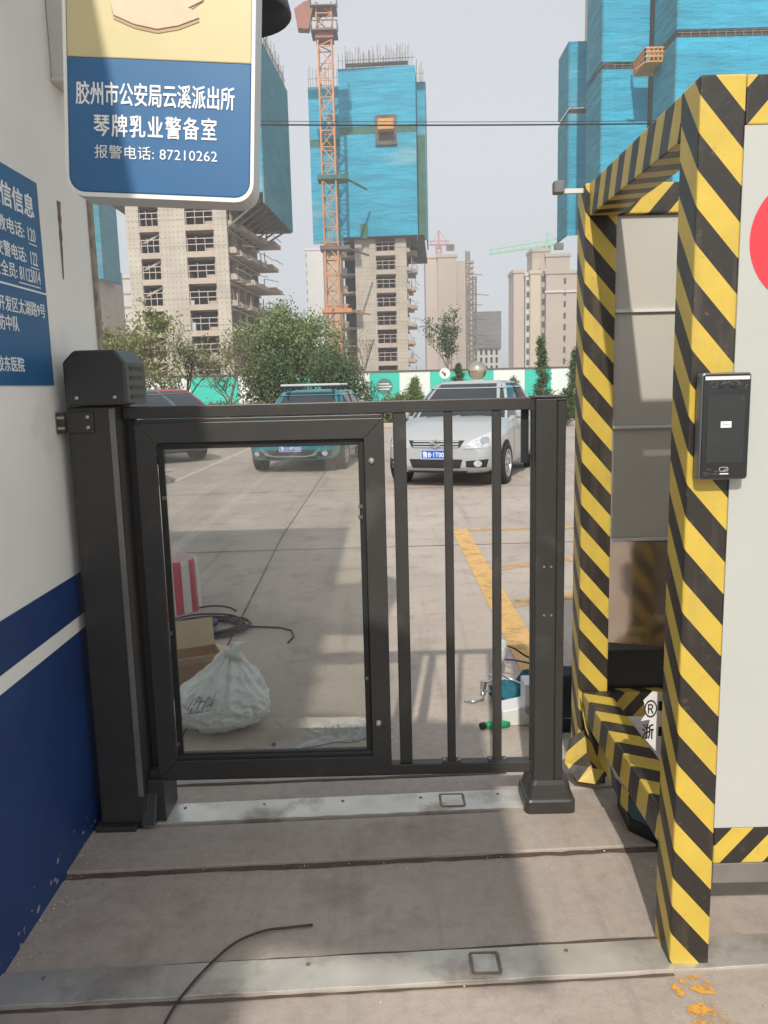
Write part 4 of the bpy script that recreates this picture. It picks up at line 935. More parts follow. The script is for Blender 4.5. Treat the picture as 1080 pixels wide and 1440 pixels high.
for i in range(4):
    b = MB(); a = 0.5 + i*0.35; b.tube([(0.05, -0.02 + .02*i, .05), (0.11, -0.02 + .03*i, .09 + .01*i), (0.17 + .01*i, 0.0 + .02*i, .10 + .012*i)], [.017, .016, .009], 8); b.build('finger', bpy.data.materials['teal_glove_knit'], t, smooth=True, local=True)
q = gnd(705, 1005)
t = thing('tape_roll', (0.56, 3.85, 0), 'clear plastic wrapped roll standing behind the teal glove', 'roll')
b = MB(); b.tube([(0.545, 3.83, 0.09), (0.56, 3.85, .15), (0.575, 3.87, .215), (0.577, 3.872, .222)], [.03, .036, .034, .02], 14); b.build('roll_body', mat('clear_wrap', S(188, 190, 186), 0.25, var=0.25, scale=30), t, smooth=True)
b = MB(); b.tube([(0.53, 3.8, 0.0), (0.54, 3.82, 0.045), (0.545, 3.828, .09)], [.03, .024, .02], 12); b.build('roll_end', m_steel, t, smooth=True)
t = thing('hand_clamp', (0.44, 3.62, 0), 'small chrome clamp lying on the ground left of the teal glove', 'clamp')
b = MB(); b.tube([(0.50, 3.66, .09), (0.46, 3.63, .085), (0.45, 3.62, .05), (0.45, 3.60, .02), (0.40, 3.585, .012), (0.36, 3.6, .012)], .006, 8); b.build('jaw', m_chrome, t, smooth=True)
b = MB(); b.tube([(0.455, 3.62, .10), (0.452, 3.62, .06)], [.016, .014], 12); b.build('screw_barrel', m_steel, t)
b = MB(); b.tube([(0.48, 3.64, .12), (0.55, 3.62, .125), (0.63, 3.56, .10)], .006, 8); b.build('handle', m_chrome, t, smooth=True)
cable('purple wire looping from the plastic wrapped roll to the post', [(0.57, 3.86, .12), (0.62, 3.82, .13), (0.68, 3.75, .14), (0.80, 3.7, .12)], 0.005, mat('purple_wire', S(70, 56, 108), 0.5, var=0.1))
cable('black wire arching over the purple wire', [(0.59, 3.88, .19), (0.64, 3.84, .18), (0.70, 3.78, .155), (0.82, 3.7, .14)], 0.005)
t = thing('tool_pouch', (0.83, 3.35, 0), 'dark tool pouch seen in the gap between latch post and taped column', 'tool bag')
bm = bmesh.new(); bmesh.ops.create_cube(bm, size=2); bmesh.ops.subdivide_edges(bm, edges=bm.edges[:], cuts=5, use_grid_fill=True)
for v in bm.verts:
    c = v.co.copy(); n_ = mnoise.noise(c*1.7) * 0.02; v.co = Vector((c.x*0.13*(1 - .2*c.z) + n_, c.y*0.08*(1 - .25*c.z), 0.12 + c.z*0.12 + n_*0.4))
    if c.z < -0.99: v.co.z = 0.0
me = bpy.data.meshes.new('pouch_body'); bm.to_mesh(me); bm.free(); place(me, 'pouch_body', mat('dark_blue_canvas', S(30, 38, 48), 0.85, var=0.3, scale=25, bump=0.3, bscale=60), t, smooth=True, local=True, bevel=0)
b = MB(); b.bar((-0.13, -0.085, .06), (-0.03, -0.088, .06), .006); b.build('buckle', m_steel, t, local=True)
# clear plastic sheet by the bottom rail
t = thing('plastic_bag', (-0.17, 3.3, 0), 'crumpled clear plastic bag on the ground just behind the gate bottom rail', 'bag')
bm = bmesh.new(); bmesh.ops.create_grid(bm, x_segments=34, y_segments=22, size=1)
for v in bm.verts:
    c = v.co.copy(); e = max(0, 1 - c.x**2) * max(0, 1 - c.y**2); n_ = abs(mnoise.fractal(Vector((c.x*2, c.y*2, 1.0)), 0.8, 2.1, 4)); ed = 1 + 0.45*mnoise.noise(Vector((c.x*1.7, c.y*1.7, 5.0)))
    v.co = Vector((c.x*0.17*ed, c.y*0.09*ed + 0.03*c.x, 0.004 + 0.055*n_*e**0.4 + 0.015*e))
me = bpy.data.meshes.new('bag_film'); bm.to_mesh(me); bm.free(); place(me, 'bag_film', mat('crinkled_clear_film', S(178, 184, 184), 0.2, var=0.2, scale=30), t, local=True)
# grit along the wall and joints
b = MB(); rr = random.Random(8)
for i in range(420):
    k = rr.random()
    if k < 0.35: x, y = X0 + 0.01 + abs(rr.gauss(0, 0.05)), rr.uniform(1.9, 2.6)
    elif k < 0.6: x, y = rr.uniform(-1, 0.8), 0; y = 2.30 + 0.04*x + rr.gauss(0, 0.03)
    elif k < 0.75: x, y = rr.uniform(0.6, 1.0), rr.uniform(2.2, 2.7)
    else: x, y = rr.uniform(-1, 1.4), rr.uniform(1.5, 3.0)
    r = rr.uniform(0.0012, 0.0042); z = 0.013 if 2.37 + .04*x < y < 2.9 else 0.004
    a = rr.random()*6
    b.add([(x + r*cos(a), y + r*sin(a), z), (x + r*cos(a + 2.1), y + r*sin(a + 2.1), z), (x + r*cos(a + 4.2), y + r*sin(a + 4.2), z), (x, y, z + r)], [(0, 1, 3), (1, 2, 3), (2, 0, 3), (0, 2, 1)])
tag(b.build('grit', mat('pale_grit', S(186, 176, 160), 0.9, var=0.4, scale=60, island=0.35)), 'pale grit and paint flakes scattered on the floor', 'grit', kind='stuff')
# ------------------------------------------------------------------ buildings beyond
m_concrete = mat('raw_concrete_wall', S(186, 176, 160), 0.85, var=0.10, scale=0.35, dirt=(S(160, 142, 130), 0.5, 0.55, 0.5))
m_concrete_d = mat('raw_concrete_slab', S(184, 170, 156), 0.85, var=0.12, scale=0.5)
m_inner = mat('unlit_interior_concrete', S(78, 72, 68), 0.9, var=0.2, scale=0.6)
m_rail = mat('site_guard_rail', S(190, 176, 168), 0.6, var=0.1)
def dotted_concrete():
    m, N, L, b = newmat('concrete_with_tie_holes')
    tc = N.new('ShaderNodeTexCoord'); sp = N.new('ShaderNodeSeparateXYZ'); L.new(tc.outputs['Object'], sp.inputs[0])
    P = N.new('ShaderNodeNewGeometry').outputs['Position']
    fx = math_n(N, L, 'FRACT', math_n(N, L, 'MULTIPLY', sp.outputs[0], 1.9)); fz = math_n(N, L, 'FRACT', math_n(N, L, 'MULTIPLY', sp.outputs[2], 1.6))
    dx = math_n(N, L, 'ABSOLUTE', math_n(N, L, 'SUBTRACT', fx, 0.5)); dz = math_n(N, L, 'ABSOLUTE', math_n(N, L, 'SUBTRACT', fz, 0.5))
    hole = math_n(N, L, 'LESS_THAN', math_n(N, L, 'MAXIMUM', dx, dz), 0.13)
    base = mixc(N, L, ramp(N, L, noise_n(N, L, 0.4, 7, P, 0.65), [(0.3, 0.0), (0.7, 1.0)]), S(170, 162, 150), S(196, 187, 174))
    ln = math_n(N, L, 'LESS_THAN', math_n(N, L, 'FRACT', math_n(N, L, 'DIVIDE', sp.outputs[2], 3.0)), 0.035)
    base = mixc(N, L, math_n(N, L, 'MULTIPLY', ln, 0.45), base, S(120, 108, 98))
    base = mixc(N, L, math_n(N, L, 'MULTIPLY', hole, 0.55), base, S(96, 86, 80))
    L.new(base, b.inputs['Base Color']); b.inputs['Roughness'].default_value = 0.85
    return m
m_tie = dotted_concrete()
def net_mat(name, c, line=0.6, vline=1.8, fade=S(140, 178, 186), dens=0.5):
    m, N, L, b = newmat(name)
    tc = N.new('ShaderNodeTexCoord'); sp = N.new('ShaderNodeSeparateXYZ'); L.new(tc.outputs['Object'], sp.inputs[0])
    P = N.new('ShaderNodeNewGeometry').outputs['Position']
    mp_ = N.new('ShaderNodeMapping'); mp_.inputs['Scale'].default_value = (0.35, 0.35, 1.4); L.new(P, mp_.inputs['Vector'])
    n1 = noise_n(N, L, 0.5, 6, mp_.outputs[0], 0.6)
    base = mixc(N, L, ramp(N, L, n1, [(0.3, 0.0), (0.7, 1.0)]), tuple(x*0.76 for x in c), tuple(min(1, x*1.18) for x in c))
    # wavering horizontal seams between the sheets
    z = math_n(N, L, 'ADD', sp.outputs[2], math_n(N, L, 'MULTIPLY', noise_n(N, L, 0.3, 3, P), 0.5))
    fz = math_n(N, L, 'FRACT', math_n(N, L, 'DIVIDE', z, line))
    ln = math_n(N, L, 'LESS_THAN', fz, 0.13)
    on = ramp(N, L, noise_n(N, L, 0.22, 5, mp_.outputs[0], 0.7), [(0.4, 0.1), (0.62, 0.75)])
    base = mixc(N, L, math_n(N, L, 'MULTIPLY', math_n(N, L, 'MULTIPLY', ln, on), dens), base, tuple(x*0.38 for x in c))
    xs = math_n(N, L, 'ADD', sp.outputs[0], sp.outputs[1])
    fv = math_n(N, L, 'LESS_THAN', math_n(N, L, 'FRACT', math_n(N, L, 'DIVIDE', xs, vline)), 0.04)
    base = mixc(N, L, math_n(N, L, 'MULTIPLY', fv, 0.22), base, tuple(x*0.5 for x in c))
    n3 = noise_n(N, L, 0.13, 4, mp_.outputs[0], 0.5)
    base = mixc(N, L, ramp(N, L, n3, [(0.58, 0.0), (0.66, 0.5)]), base, fade)
    L.new(base, b.inputs['Base Color']); b.inputs['Roughness'].default_value = 0.8
    bn = N.new('ShaderNodeBump'); bn.inputs['Strength'].default_value = 0.9; bn.inputs['Distance'].default_value = 0.3
    L.new(noise_n(N, L, 0.9, 5, mp_.outputs[0], 0.6), bn.inputs['Height']); L.new(bn.outputs[0], b.inputs['Normal'])
    return m
NETC = S(52, 160, 192)
m_net = net_mat('blue_safety_net', NETC)
m_net_side = net_mat('blue_mesh_screen', S(58, 138, 158), 0.9, 0.9, S(110, 150, 160), 0.9)
m_net_green = mat('green_edge_net', S(70, 112, 100), 0.85, var=0.25, scale=0.6)
m_deck = mat('brown_scaffold_deck', S(104, 96, 88), 0.85, var=0.3, scale=0.8)
m_steel_rust = mat('dull_site_steel', S(120, 108, 100), 0.7, var=0.25, scale=0.5)
m_hoist = mat('orange_loading_platform', S(206, 150, 84), 0.7, var=0.2, scale=1.5)

class Frame:     # a vertical facade: local x along the front, y into the building, z up
    def __init__(s, loc, th): s.o = Vector(loc); s.th = th; s.ux = Vector((cos(th), sin(th), 0)); s.uy = Vector((-sin(th), cos(th), 0))
    def hit(s, px, py, y=0.0):       # local x and height where the view ray meets the facade plane at depth y
        d = ray(px, py); c = Vector((0, 0, CAMH)); p0 = s.o + s.uy * y
        t = (p0 - c).dot(s.uy) / d.dot(s.uy); p = c + d * t
        return (p - s.o).dot(s.ux), p.z
def rails(parent, x0, x1, z0, z1, y):
    b = MB()
    for k in (0.35, 0.62): b.bar((x0, y, z0 + (z1 - z0)*k), (x1, y, z0 + (z1 - z0)*k), 0.09)
    for i in range(4): x = lerp(x0 + .1, x1 - .1, i/3); b.bar((x, y, z0), (x, y, z0 + (z1 - z0)*(0.72 if i % 2 else 0.62)), 0.07)
    return b.build('guard_rail', m_rail, parent, local=True)
def rebar(parent, segs, h, m=None):
    b = MB(); rr = random.Random(len(segs) + int(h*10))
    for x0, y0, x1, y1, z, n in segs:
        for i in range(n):
            t = (i + rr.random()*0.6)/n; x, y = lerp(x0, x1, t), lerp(y0, y1, t)
            b.bar((x, y, z - 0.3), (x + rr.gauss(0, .05), y + rr.gauss(0, .05), z + h*rr.uniform(0.45, 1.0)), 0.07)
        b.bar((x0, y0, z + h*0.35), (x1, y1, z + h*0.35), 0.06)
    o = b.build('rebar', m or m_steel_rust, parent, local=True); tag(o, kind='stuff'); return o
def balconies(t, x0, xs, z_list, ys, mslab, h=1.0):
    rr = random.Random(3)
    for z in z_list:
        b = MB()
        for (xa, xb, ya, yb_) in xs:
            k = rr.uniform(-0.45, 0.25)
            b.box(xa, xb + k, ya, yb_, z - 0.16, z); 
            b.box(xb + k - 0.12, xb + k, ya, yb_, z + .001, z + 0.32*h)
            b.box(xa, xb + k - 0.121, ya, ya + 0.1, z + .001, z + 0.5*h)
            for q in range(3):
                if rr.random() < 0.75: xx = lerp(xa, xb, rr.uniform(.35, .95)); yy = lerp(ya, yb_, rr.random()); b.bar((xx, yy, z + .002), (xx + rr.uniform(-.2, .2), yy, z + rr.uniform(1.0, 2.6)), .11)
            if rr.random() < 0.6: b.bar((xb - .1, ya + .2, z + 1.1), (xb + rr.uniform(.2, 1.0), yb_, z + rr.uniform(.6, 1.3)), .08)
        b.build('balcony', mslab, t, local=True)

# ---- left tower
TH = radians(-4); F = Frame((-18.6, 96, 0), TH)
lt = thing('concrete_tower', F.o, 'raw concrete tower with blue netting on its top, partly hidden by the police sign', 'tower', rz=TH)
hx = lambda x, y=300: F.hit(x, y)[0]
c0, c1, c2, c3, c4, c5 = hx(176), hx(194), hx(222), hx(259), hx(299), hx(318)
ztop = F.hit(258, 286)[1]; znet = F.hit(260, 268)[1]; fl = 3.0; zt_list = [ztop - fl*i for i in range(0, 8) if ztop - fl*i > 2]
D_ = 19.0
for xa, xb in ((c0, c1), (c2, c3), (c4, c5)): MB().box(xa, xb, 0, 0.5, 0, znet + 2).build('shear_wall', m_tie, lt, local=True)
for (xa, xb, dz) in ((c1, c2, 0.55), (c3, c4, 0.0)):
    for zt in zt_list + [ztop + fl]: MB().box(xa + .002, xb - .002, 0.03, 0.35, zt - 3.0, zt - 2.35).build('spandrel', m_concrete_d, lt, local=True)
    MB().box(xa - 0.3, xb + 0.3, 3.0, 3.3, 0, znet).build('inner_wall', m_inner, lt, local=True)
    for zt in zt_list:
        rails(lt, xa, xb, zt - 2.35, zt, 0.2)
    if xb < c3:
        for zt in zt_list[1:]: MB().bar((xa + .1, .8, zt - 1.2), (xb - .2, .8, zt - 0.2), 0.35, 0.2).build('stair_flight', m_concrete_d, lt, local=True)
for zt in zt_list + [ztop + fl]: MB().box(c0 + .1, c5 - .1, 0.51, D_ - 1.5, zt - 2.95, zt - 2.75).build('floor_slab', m_concrete_d, lt, local=True)
MB().box(c0 + 0.05, c0 + 0.4, 0.52, D_ - 2, 0, znet + 2).build('gable_wall', m_concrete, lt, local=True)
MB().box(c5 - 3.2, c5 - 2.9, 3.4, D_ - 1, 0, znet + 2).build('recessed_wall', m_inner, lt, local=True)
for ya, yb_ in ((5.5, 5.9), (9.0, 9.4), (13, 13.4), (16.6, 17)):
    MB().box(c5 - 2.88, c5 - 0.3, ya, yb_, 0, znet + 1).build('cross_wall', m_concrete_d, lt, local=True)
balconies(lt, c5, [(c5 - 2.8, c5 + 0.75, 0.6, 2.4), (c5 - 2.8, c5 + 1.0, 3.1, 5.6), (c5 - 2.8, c5 + 1.5, 6.4, 10), (c5 - 2.8, c5 + 2.1, 10.8, 14), (c5 - 2.8, c5 + 2.6, 14.6, 18)], [z - 2.4 for z in zt_list], None, m_concrete_d)
nx0, nx1 = hx(150), F.hit(362, 60)[0]; zn1 = F.hit(362, 50)[1]
MB().box(nx0, nx1, -0.9, -0.7, znet - 0.7, zn1).build('safety_net', m_net, lt, local=True)
MB().box(nx1 + .01, nx1 + 0.2, -0.9, 17.0, znet - 1.9, zn1).build('safety_net', m_net_side, lt, local=True)
MB().box(nx0 - 0.2, nx0 - .01, -0.9, 18.5, znet - 0.7, zn1).build('safety_net', m_net_side, lt, local=True)
b = MB(); b.add([(nx0, -0.68, znet - .6), (nx1, -0.68, znet - .6), (nx1, 16.9, znet - 1.8), (nx0, 16.9, znet - 1.5)], [(0, 1, 2, 3)]); o = b.build('scaffold_deck', m_deck, lt, local=True)
sm = o.modifiers.new('thick', 'SOLIDIFY'); sm.thickness = 0.25
for k in range(8):
    y = 0.5 + 2.2*k; b = MB(); b.bar((c5 - 0.2, y, znet - 4.2), (nx1 - .1, y, znet - 0.9 - 0.11*k), 0.18); b.bar((c5 - 0.2, y, znet - 2.0), (nx1 - .1, y, znet - 0.9 - 0.11*k), 0.14); b.build('scaffold_bracket', m_steel_rust, lt, local=True)
rebar(lt, [(nx1, 0, nx1, 16.5, zn1, 26), (nx0, -.8, nx1, -.8, zn1, 20)], 3.0)

# ---- centre tower
TH = radians(-4); cx0 = atY(573, 430, 137); F = Frame((cx0.x, 137, 0), TH)
ct = thing('concrete_tower', F.o, 'concrete tower behind the crane, its upper half wrapped in bright blue netting', 'tower', rz=TH)
hx = lambda x, y=430: F.hit(x, y)[0]
c0, c2, c3, c5 = hx(501), hx(530), hx(557.5), hx(573)
ztop = F.hit(545, 359)[1]; znet = F.hit(530, 334)[1]; zt_list = [ztop - 3.0*i for i in range(-1, 8) if ztop - 3*i > 2.0]
for xa, xb in ((c0, c2), (c3, c5)): MB().box(xa, xb, 0, 0.5, 0, znet + 1).build('shear_wall', m_tie, ct, local=True)
for zt in zt_list: MB().box(c2 + .002, c3 - .002, 0.03, 0.4, zt - 3.0, zt - 2.25).build('spandrel', m_concrete_d, ct, local=True)
for zt in zt_list: rails(ct, c2, c3, zt - 2.25, zt, 0.2)
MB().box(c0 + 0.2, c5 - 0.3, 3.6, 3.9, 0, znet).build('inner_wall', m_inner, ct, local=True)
for zt in zt_list: MB().box(c0 + .1, c5 - .1, 0.51, 14, zt - 2.95, zt - 2.75).build('floor_slab', m_concrete_d, ct, local=True)
MB().box(c5 - 1.6, c5 - 1.3, 4, 14, 0, znet + 1).build('recessed_wall', m_inner, ct, local=True)
balconies(ct, c5, [(c5 - 1.2, c5 + 0.8, 0.7, 2.5), (c5 - 1.2, c5 + 1.5, 3.2, 6), (c5 - 1.2, c5 + 1.2, 7, 11)], [z - 2.3 for z in zt_list], None, m_concrete_d)
# left bay: deep recess with slabs behind the crane
l0, l1 = hx(455), hx(500)
MB().box(l0, hx(480), 4.0, 4.5, 0, znet).build('shear_wall', m_concrete, ct, local=True)
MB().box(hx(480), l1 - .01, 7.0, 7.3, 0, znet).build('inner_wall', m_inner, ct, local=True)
for zt in zt_list:
    b = MB(); b.box(hx(478), l1 - .02, 3.0, 6.99, zt - 2.6, zt - 2.3); b.box(hx(480), hx(487), 3.0, 3.2, zt - 2.299, zt - 1.3); b.build('balcony', m_concrete_d, ct, local=True)
n0, n1 = F.hit(478, 200, -1)[0], F.hit(585.5, 200, -1)[0]; zt1 = F.hit(530, 95, -1)[1]
zdk = F.hit(510, 184, -1)[1]
h0, h1 = F.hit(528, 185, -1)[0], F.hit(558, 185, -1)[0]; hz0, hz1 = F.hit(540, 205, -1)[1], F.hit(540, 163, -1)[1]
MB().box(n0, n1, -1.2, -1.0, zdk + 0.6, zt1).build('safety_net', m_net, ct, local=True)
MB().box(n0, n1, -1.2, -1.0, znet, zdk - 0.6).build('safety_net', m_net, ct, local=True)
b = MB(); b.box(n0, h0, -1.15, -0.5, zdk - 0.59, zdk + 0.59); b.box(h1, n1, -1.15, -0.5, zdk - 0.59, zdk + 0.59); b.build('scaffold_deck', m_net_green, ct, local=True)
MB().box(n0 + .01, n0 + .2, -0.99, 9, znet - 1, zt1).build('safety_net', m_net_green, ct, local=True)
MB().box(n1 - .2, n1 - .01, -0.99, 9, znet - 1, zt1).build('safety_net', m_net_green, ct, local=True)
w0, zwt = F.hit(434, 126, 3); zwb = F.hit(440, 345, 3)[1]; zwd = F.hit(440, 205, 3)[1]
MB().box(w0, n0 - .02, 2.0, 2.2, zwd + .6, zwt).build('safety_net', m_net, ct, local=True)
MB().box(w0, n0 - .02, 2.0, 2.2, zwb, zwd - .6).build('safety_net', m_net, ct, local=True)
MB().box(w0, n0 - .02, 2.1, 2.6, zwd - .59, zwd + .59).build('scaffold_deck', m_net_green, ct, local=True)
r1 = F.hit(598, 200, 3)[0]
MB().box(n1 + .02, r1, 2.0, 2.2, zwd + .6, zwt).build('safety_net', m_net, ct, local=True)
MB().box(n1 + .02, r1, 2.0, 2.2, zwb, zwd + .58).build('safety_net', m_net_green, ct, local=True)
MB().box(r1 + .01, r1 + .2, 2.0, 12, zwb, zwt).build('safety_net', m_net_side, ct, local=True)
b = MB(); b.add([(n0, -.9, znet), (n1 + 1, -.9, znet), (r1, 10, znet - 3), (n0, 10, znet - 3)], [(0, 1, 2, 3)]); o = b.build('scaffold_deck', m_deck, ct, local=True); sm = o.modifiers.new('thick', 'SOLIDIFY'); sm.thickness = 0.25
b = MB(); b.box(h0, h1, -1.6, -1.21, hz0, hz1); b.build('opening_screen', m_deck, ct, local=True)
b = MB(); zz = lerp(hz0, hz1, 0.42); b.box(h0 + .5, h1 - .4, -3.2, -1.7, zz, zz + 0.2); b.box(h0 + .5, h1 - .4, -3.2, -3.1, zz + .21, zz + 1.6); b.box(h0 + .5, h0 + .6, -3.09, -1.7, zz + .21, zz + 1.6); b.box(h1 - .5, h1 - .4, -3.09, -1.7, zz + .21, zz + 1.6); b.build('loading_platform', m_hoist, ct, local=True)
MB().box(hx(511), hx(521), -1.5, -1.21, znet - .3, znet + 2.0).build('scaffold_deck', m_net_green, ct, local=True)
rebar(ct, [(n0, -1, n1, -1, zt1, 24), (w0, 2, n0, 2, zwt, 14), (n1, 2, r1, 2, zwt, 6), (n0 + 1, 0, n1 - 1, 0, zt1 + .4, 40)], 3.6)
MB().box(n0 + 1.2, n1 - 1.2, -0.5, -0.2, zt1 + 0.5, zt1 + 1.0).build('steel_cage', m_deck, ct, local=True)

# ---- orange tower crane in front of it
cb = atY(473, 545, 126)
cr = thing('tower_crane', (cb.x, 126, 0), 'orange lattice tower crane standing in front of the blue netted centre tower', 'crane')
m_crane = mat('orange_crane_paint', S(200, 140, 94), 0.6, var=0.2, scale=0.7)
m_crane_r = mat('red_crane_paint', S(150, 92, 76), 0.6, var=0.2, scale=0.7)
def lattice(x, y, z0, z1, w, step, r, r2):
    b = MB(); c = [(-w, -w), (w, -w), (w, w), (-w, w)]
    for a in c: b.bar((x + a[0], y + a[1], z0), (x + a[0], y + a[1], z1), r)
    z = z0; k = 0
    while z < z1 - 0.1:
        zn = min(z + step, z1)
        for i in range(4):
            p, q = c[i], c[(i + 1) % 4]
            b.bar((x + p[0], y + p[1], z), (x + q[0], y + q[1], z), r2)
            if k % 2: p, q = q, p
            b.bar((x + p[0], y + p[1], z), (x + q[0], y + q[1], zn), r2)
        z = zn; k += 1
    return b
zc = lambda y: atY(460, y, 126).z
lattice(cb.x, 126, 0, zc(300), 1.0, 2.3, 0.25, 0.15).build('mast', m_crane, cr)
lattice(cb.x, 126, zc(300), zc(60), 1.0, 2.3, 0.23, 0.13).build('mast', m_crane, cr)
b = MB(); b.box(cb.x - 1.3, cb.x + 1.3, 124.7, 127.3, zc(58), zc(45)); b.build('slewing_ring', m_crane_r, cr)
lattice(cb.x, 126, zc(44), zc(8), 1.1, 2.0, 0.22, 0.14).build('mast', m_crane, cr)
for zy in (48, 14):
    b = MB(); z = zc(zy); b.box(cb.x - 1.9, cb.x + 1.9, 124.1, 127.9, z - .15, z)
    for s_ in (-1.9, 1.9): b.bar((cb.x + s_, 124.1, z + 1.1), (cb.x + s_, 127.9, z + 1.1), .12); b.bar((cb.x + s_, 124.1, z), (cb.x + s_, 124.1, z + 1.1), .12)
    b.bar((cb.x - 1.9, 124.1, z + 1.1), (cb.x + 1.9, 124.1, z + 1.1), .12)
    b.build('platform', m_steel_rust, cr)
b = MB(); p = atY(428, 25, 125); b.prism([(p.x - 1.0, p.z - 1.6), (p.x + 0.6, p.z - 1.7), (p.x + 1.3, p.z + 1.2), (p.x + 0.2, p.z + 2.0), (p.x - 1.4, p.z + 1.0)], 'y', 124.4, 126); b.build('cab', m_crane_r, cr)
b = MB(); z = zc(3)
b.bar((cb.x - 8, 127, z + 3), (cb.x + 30, 120, z + 8), 0.5); b.bar((cb.x - 8, 127.8, z + 3), (cb.x + 30, 121, z + 8), 0.4); b.build('jib', m_crane, cr)
b = MB(); b.bar((p.x + 1, 126, p.z + 1), (cb.x, 126, zc(8)), 0.4); b.bar((p.x - 1, 126, p.z + 1), (cb.x - .5, 126, z + 2), 0.3); b.build('cab_arm', m_crane_r, cr)
for zy, mm in ((252, m_net_green), (350, m_steel_rust), (438, m_crane)):
    z = zc(zy); b = MB(); b.box(cb.x - 1.7, cb.x + 2.8, 124.6, 127.6, z - 0.3, z + 0.3)
    b.bar((cb.x + 2.5, 126, z), (cb.x + 5.5, 133, z), 0.25); b.bar((cb.x - 1.5, 126, z + .8), (cb.x + 2.5, 124.6, z + .8), 0.12); b.build('tie_collar', mm, cr)

# ---- stepped blue tower at the right
THR = radians(0)
rt = thing('netted_tower', (27, 78, 0), 'stepped tower at right wrapped wholly in blue netting, rising behind the taped booth', 'tower')
def net_block(xl, xr, yf, yb_, z0, z1, zd, inner=True, deck=True):
    for za, zb in ((z0, zd - .35), (zd + .35, z1)):
        MB().box(xl, xr, yf, yf + .15, za, zb).build('safety_net', m_net, rt)
        MB().box(xl - .16, xl - .005, yf, yb_, za, zb).build('safety_net', m_net_side, rt)
    b = MB(); b.box(xl + .2, xr, yf + .4, yf + 1.2, zd - .34, zd + .34); b.box(xl + .1, xl + .9, yf + .5, yb_ , zd - .34, zd + .34); b.build('scaffold_deck', m_deck, rt)
    b = MB()
    for i in range(int((xr - xl)/0.8)): b.bar((xl + .4 + .8*i, yf + .1, zd - .34), (xl + .4 + .8*i, yf + .1, zd + .34), .07)
    b.bar((xl, yf + .1, zd + .1), (xr, yf + .1, zd + .1), .06); b.build('guard_rail', m_steel_rust, rt)
A0, A1 = atY(800, 200, 100), atY(829, 200, 100)
yA = A0.x / ((783.5 - 528)/FPX) * 1.0
net_block(A0.x, A1.x + 6, 100, 105.3, atY(800, 331, 100).z, atY(810, 58, 100).z, atY(815, 155, 100).z)
B0, B1 = atY(848, 100, 86), atY(912, 100, 86)
net_block(B0.x, B1.x, 86, 92, 14, 58, atY(870, 92, 86).z)
C0, C1 = atY(954, 30, 78), atY(1130, 30, 78)
net_block(C0.x, C1.x + 8, 78, 84, 14, 60, atY(1000, 46, 78).z)
MB().box(B1.x + .01, C0.x + 1.5, 88.5, 88.7, 14, 58).build('safety_net', m_net, rt)
MB().box(A0.x + 7.0, C1.x + 6, 106, 118, 0, 38).build('core_wall', m_concrete, rt)
MB().box(B0.x + 3, C1.x + 6, 93, 105.8, 0, 56).build('core_wall', m_concrete, rt)
p = atY(922, 80, 82.5); b = MB(); xa, xb, ya, y2, za = p.x - 1.35, p.x + 1.45, 81.4, 85, p.z - .85
b.box(xa, xb, ya, y2, za, za + .14)
for k in range(8):
    x = lerp(xa, xb, k/7); b.bar((x, ya, za + .1), (x, ya, za + 1.25), .1)
    y = lerp(ya, y2, k/7); b.bar((xa, y, za + .1), (xa, y, za + 1.25), .1)
for z in (.5, .9, 1.25): b.bar((xa, ya, za + z), (xb, ya, za + z), .16); b.bar((xa, ya, za + z), (xa, y2, za + z), .14)
for k in range(7): x = lerp(xa, xb, k/7); b.bar((x, ya + .02, za + .2), (x + .4, ya + .02, za + 1.2), .08)
b.bar((xa, ya, za), (xa - .7, ya + .6, za - .4), .12); b.build('loading_platform', m_hoist, rt)
b = MB(); b.bar((B1.x + .4, 86.5, 20), (B1.x + .4, 86.5, 58), .35); b.bar((B1.x + 1.2, 86.8, 20), (B1.x + 1.2, 86.8, 58), .3)
for i in range(24): b.bar((B1.x + .4, 86.5, 20 + 1.6*i), (B1.x + 1.2, 86.8, 21 + 1.6*i), .16)
b.build('hoist_mast', m_steel_rust, rt)
rebar(rt, [(A0.x, 100, A1.x, 100, atY(810, 58, 100).z, 9), (A0.x, 100, A0.x, 105, atY(810, 58, 100).z, 8), (A0.x, 100.1, A1.x, 100.1, atY(810, 58, 100).z + .6, 6)], 2.6)

# ---- blue tower sliver at far left
e0, e1 = atY(128, 330, 150), atY(139, 330, 150)
tw = thing('netted_tower', (e0.x, 150, 0), 'blue netted tower glimpsed at the far left between wall and police sign', 'tower')
zz0, zz1 = atY(135, 392, 150).z, atY(135, 235, 150).z
MB().box(e0.x - 14, e1.x, 150, 150.3, zz0, zz1).build('safety_net', m_net_side, tw)
MB().box(e1.x + .01, e1.x + .3, 150, 160, zz0, zz1).build('safety_net', m_net_side, tw)
MB().box(e0.x - 14, e1.x - 1, 151, 165, 0, zz0 + 3).build('core_wall', m_concrete_d, tw)

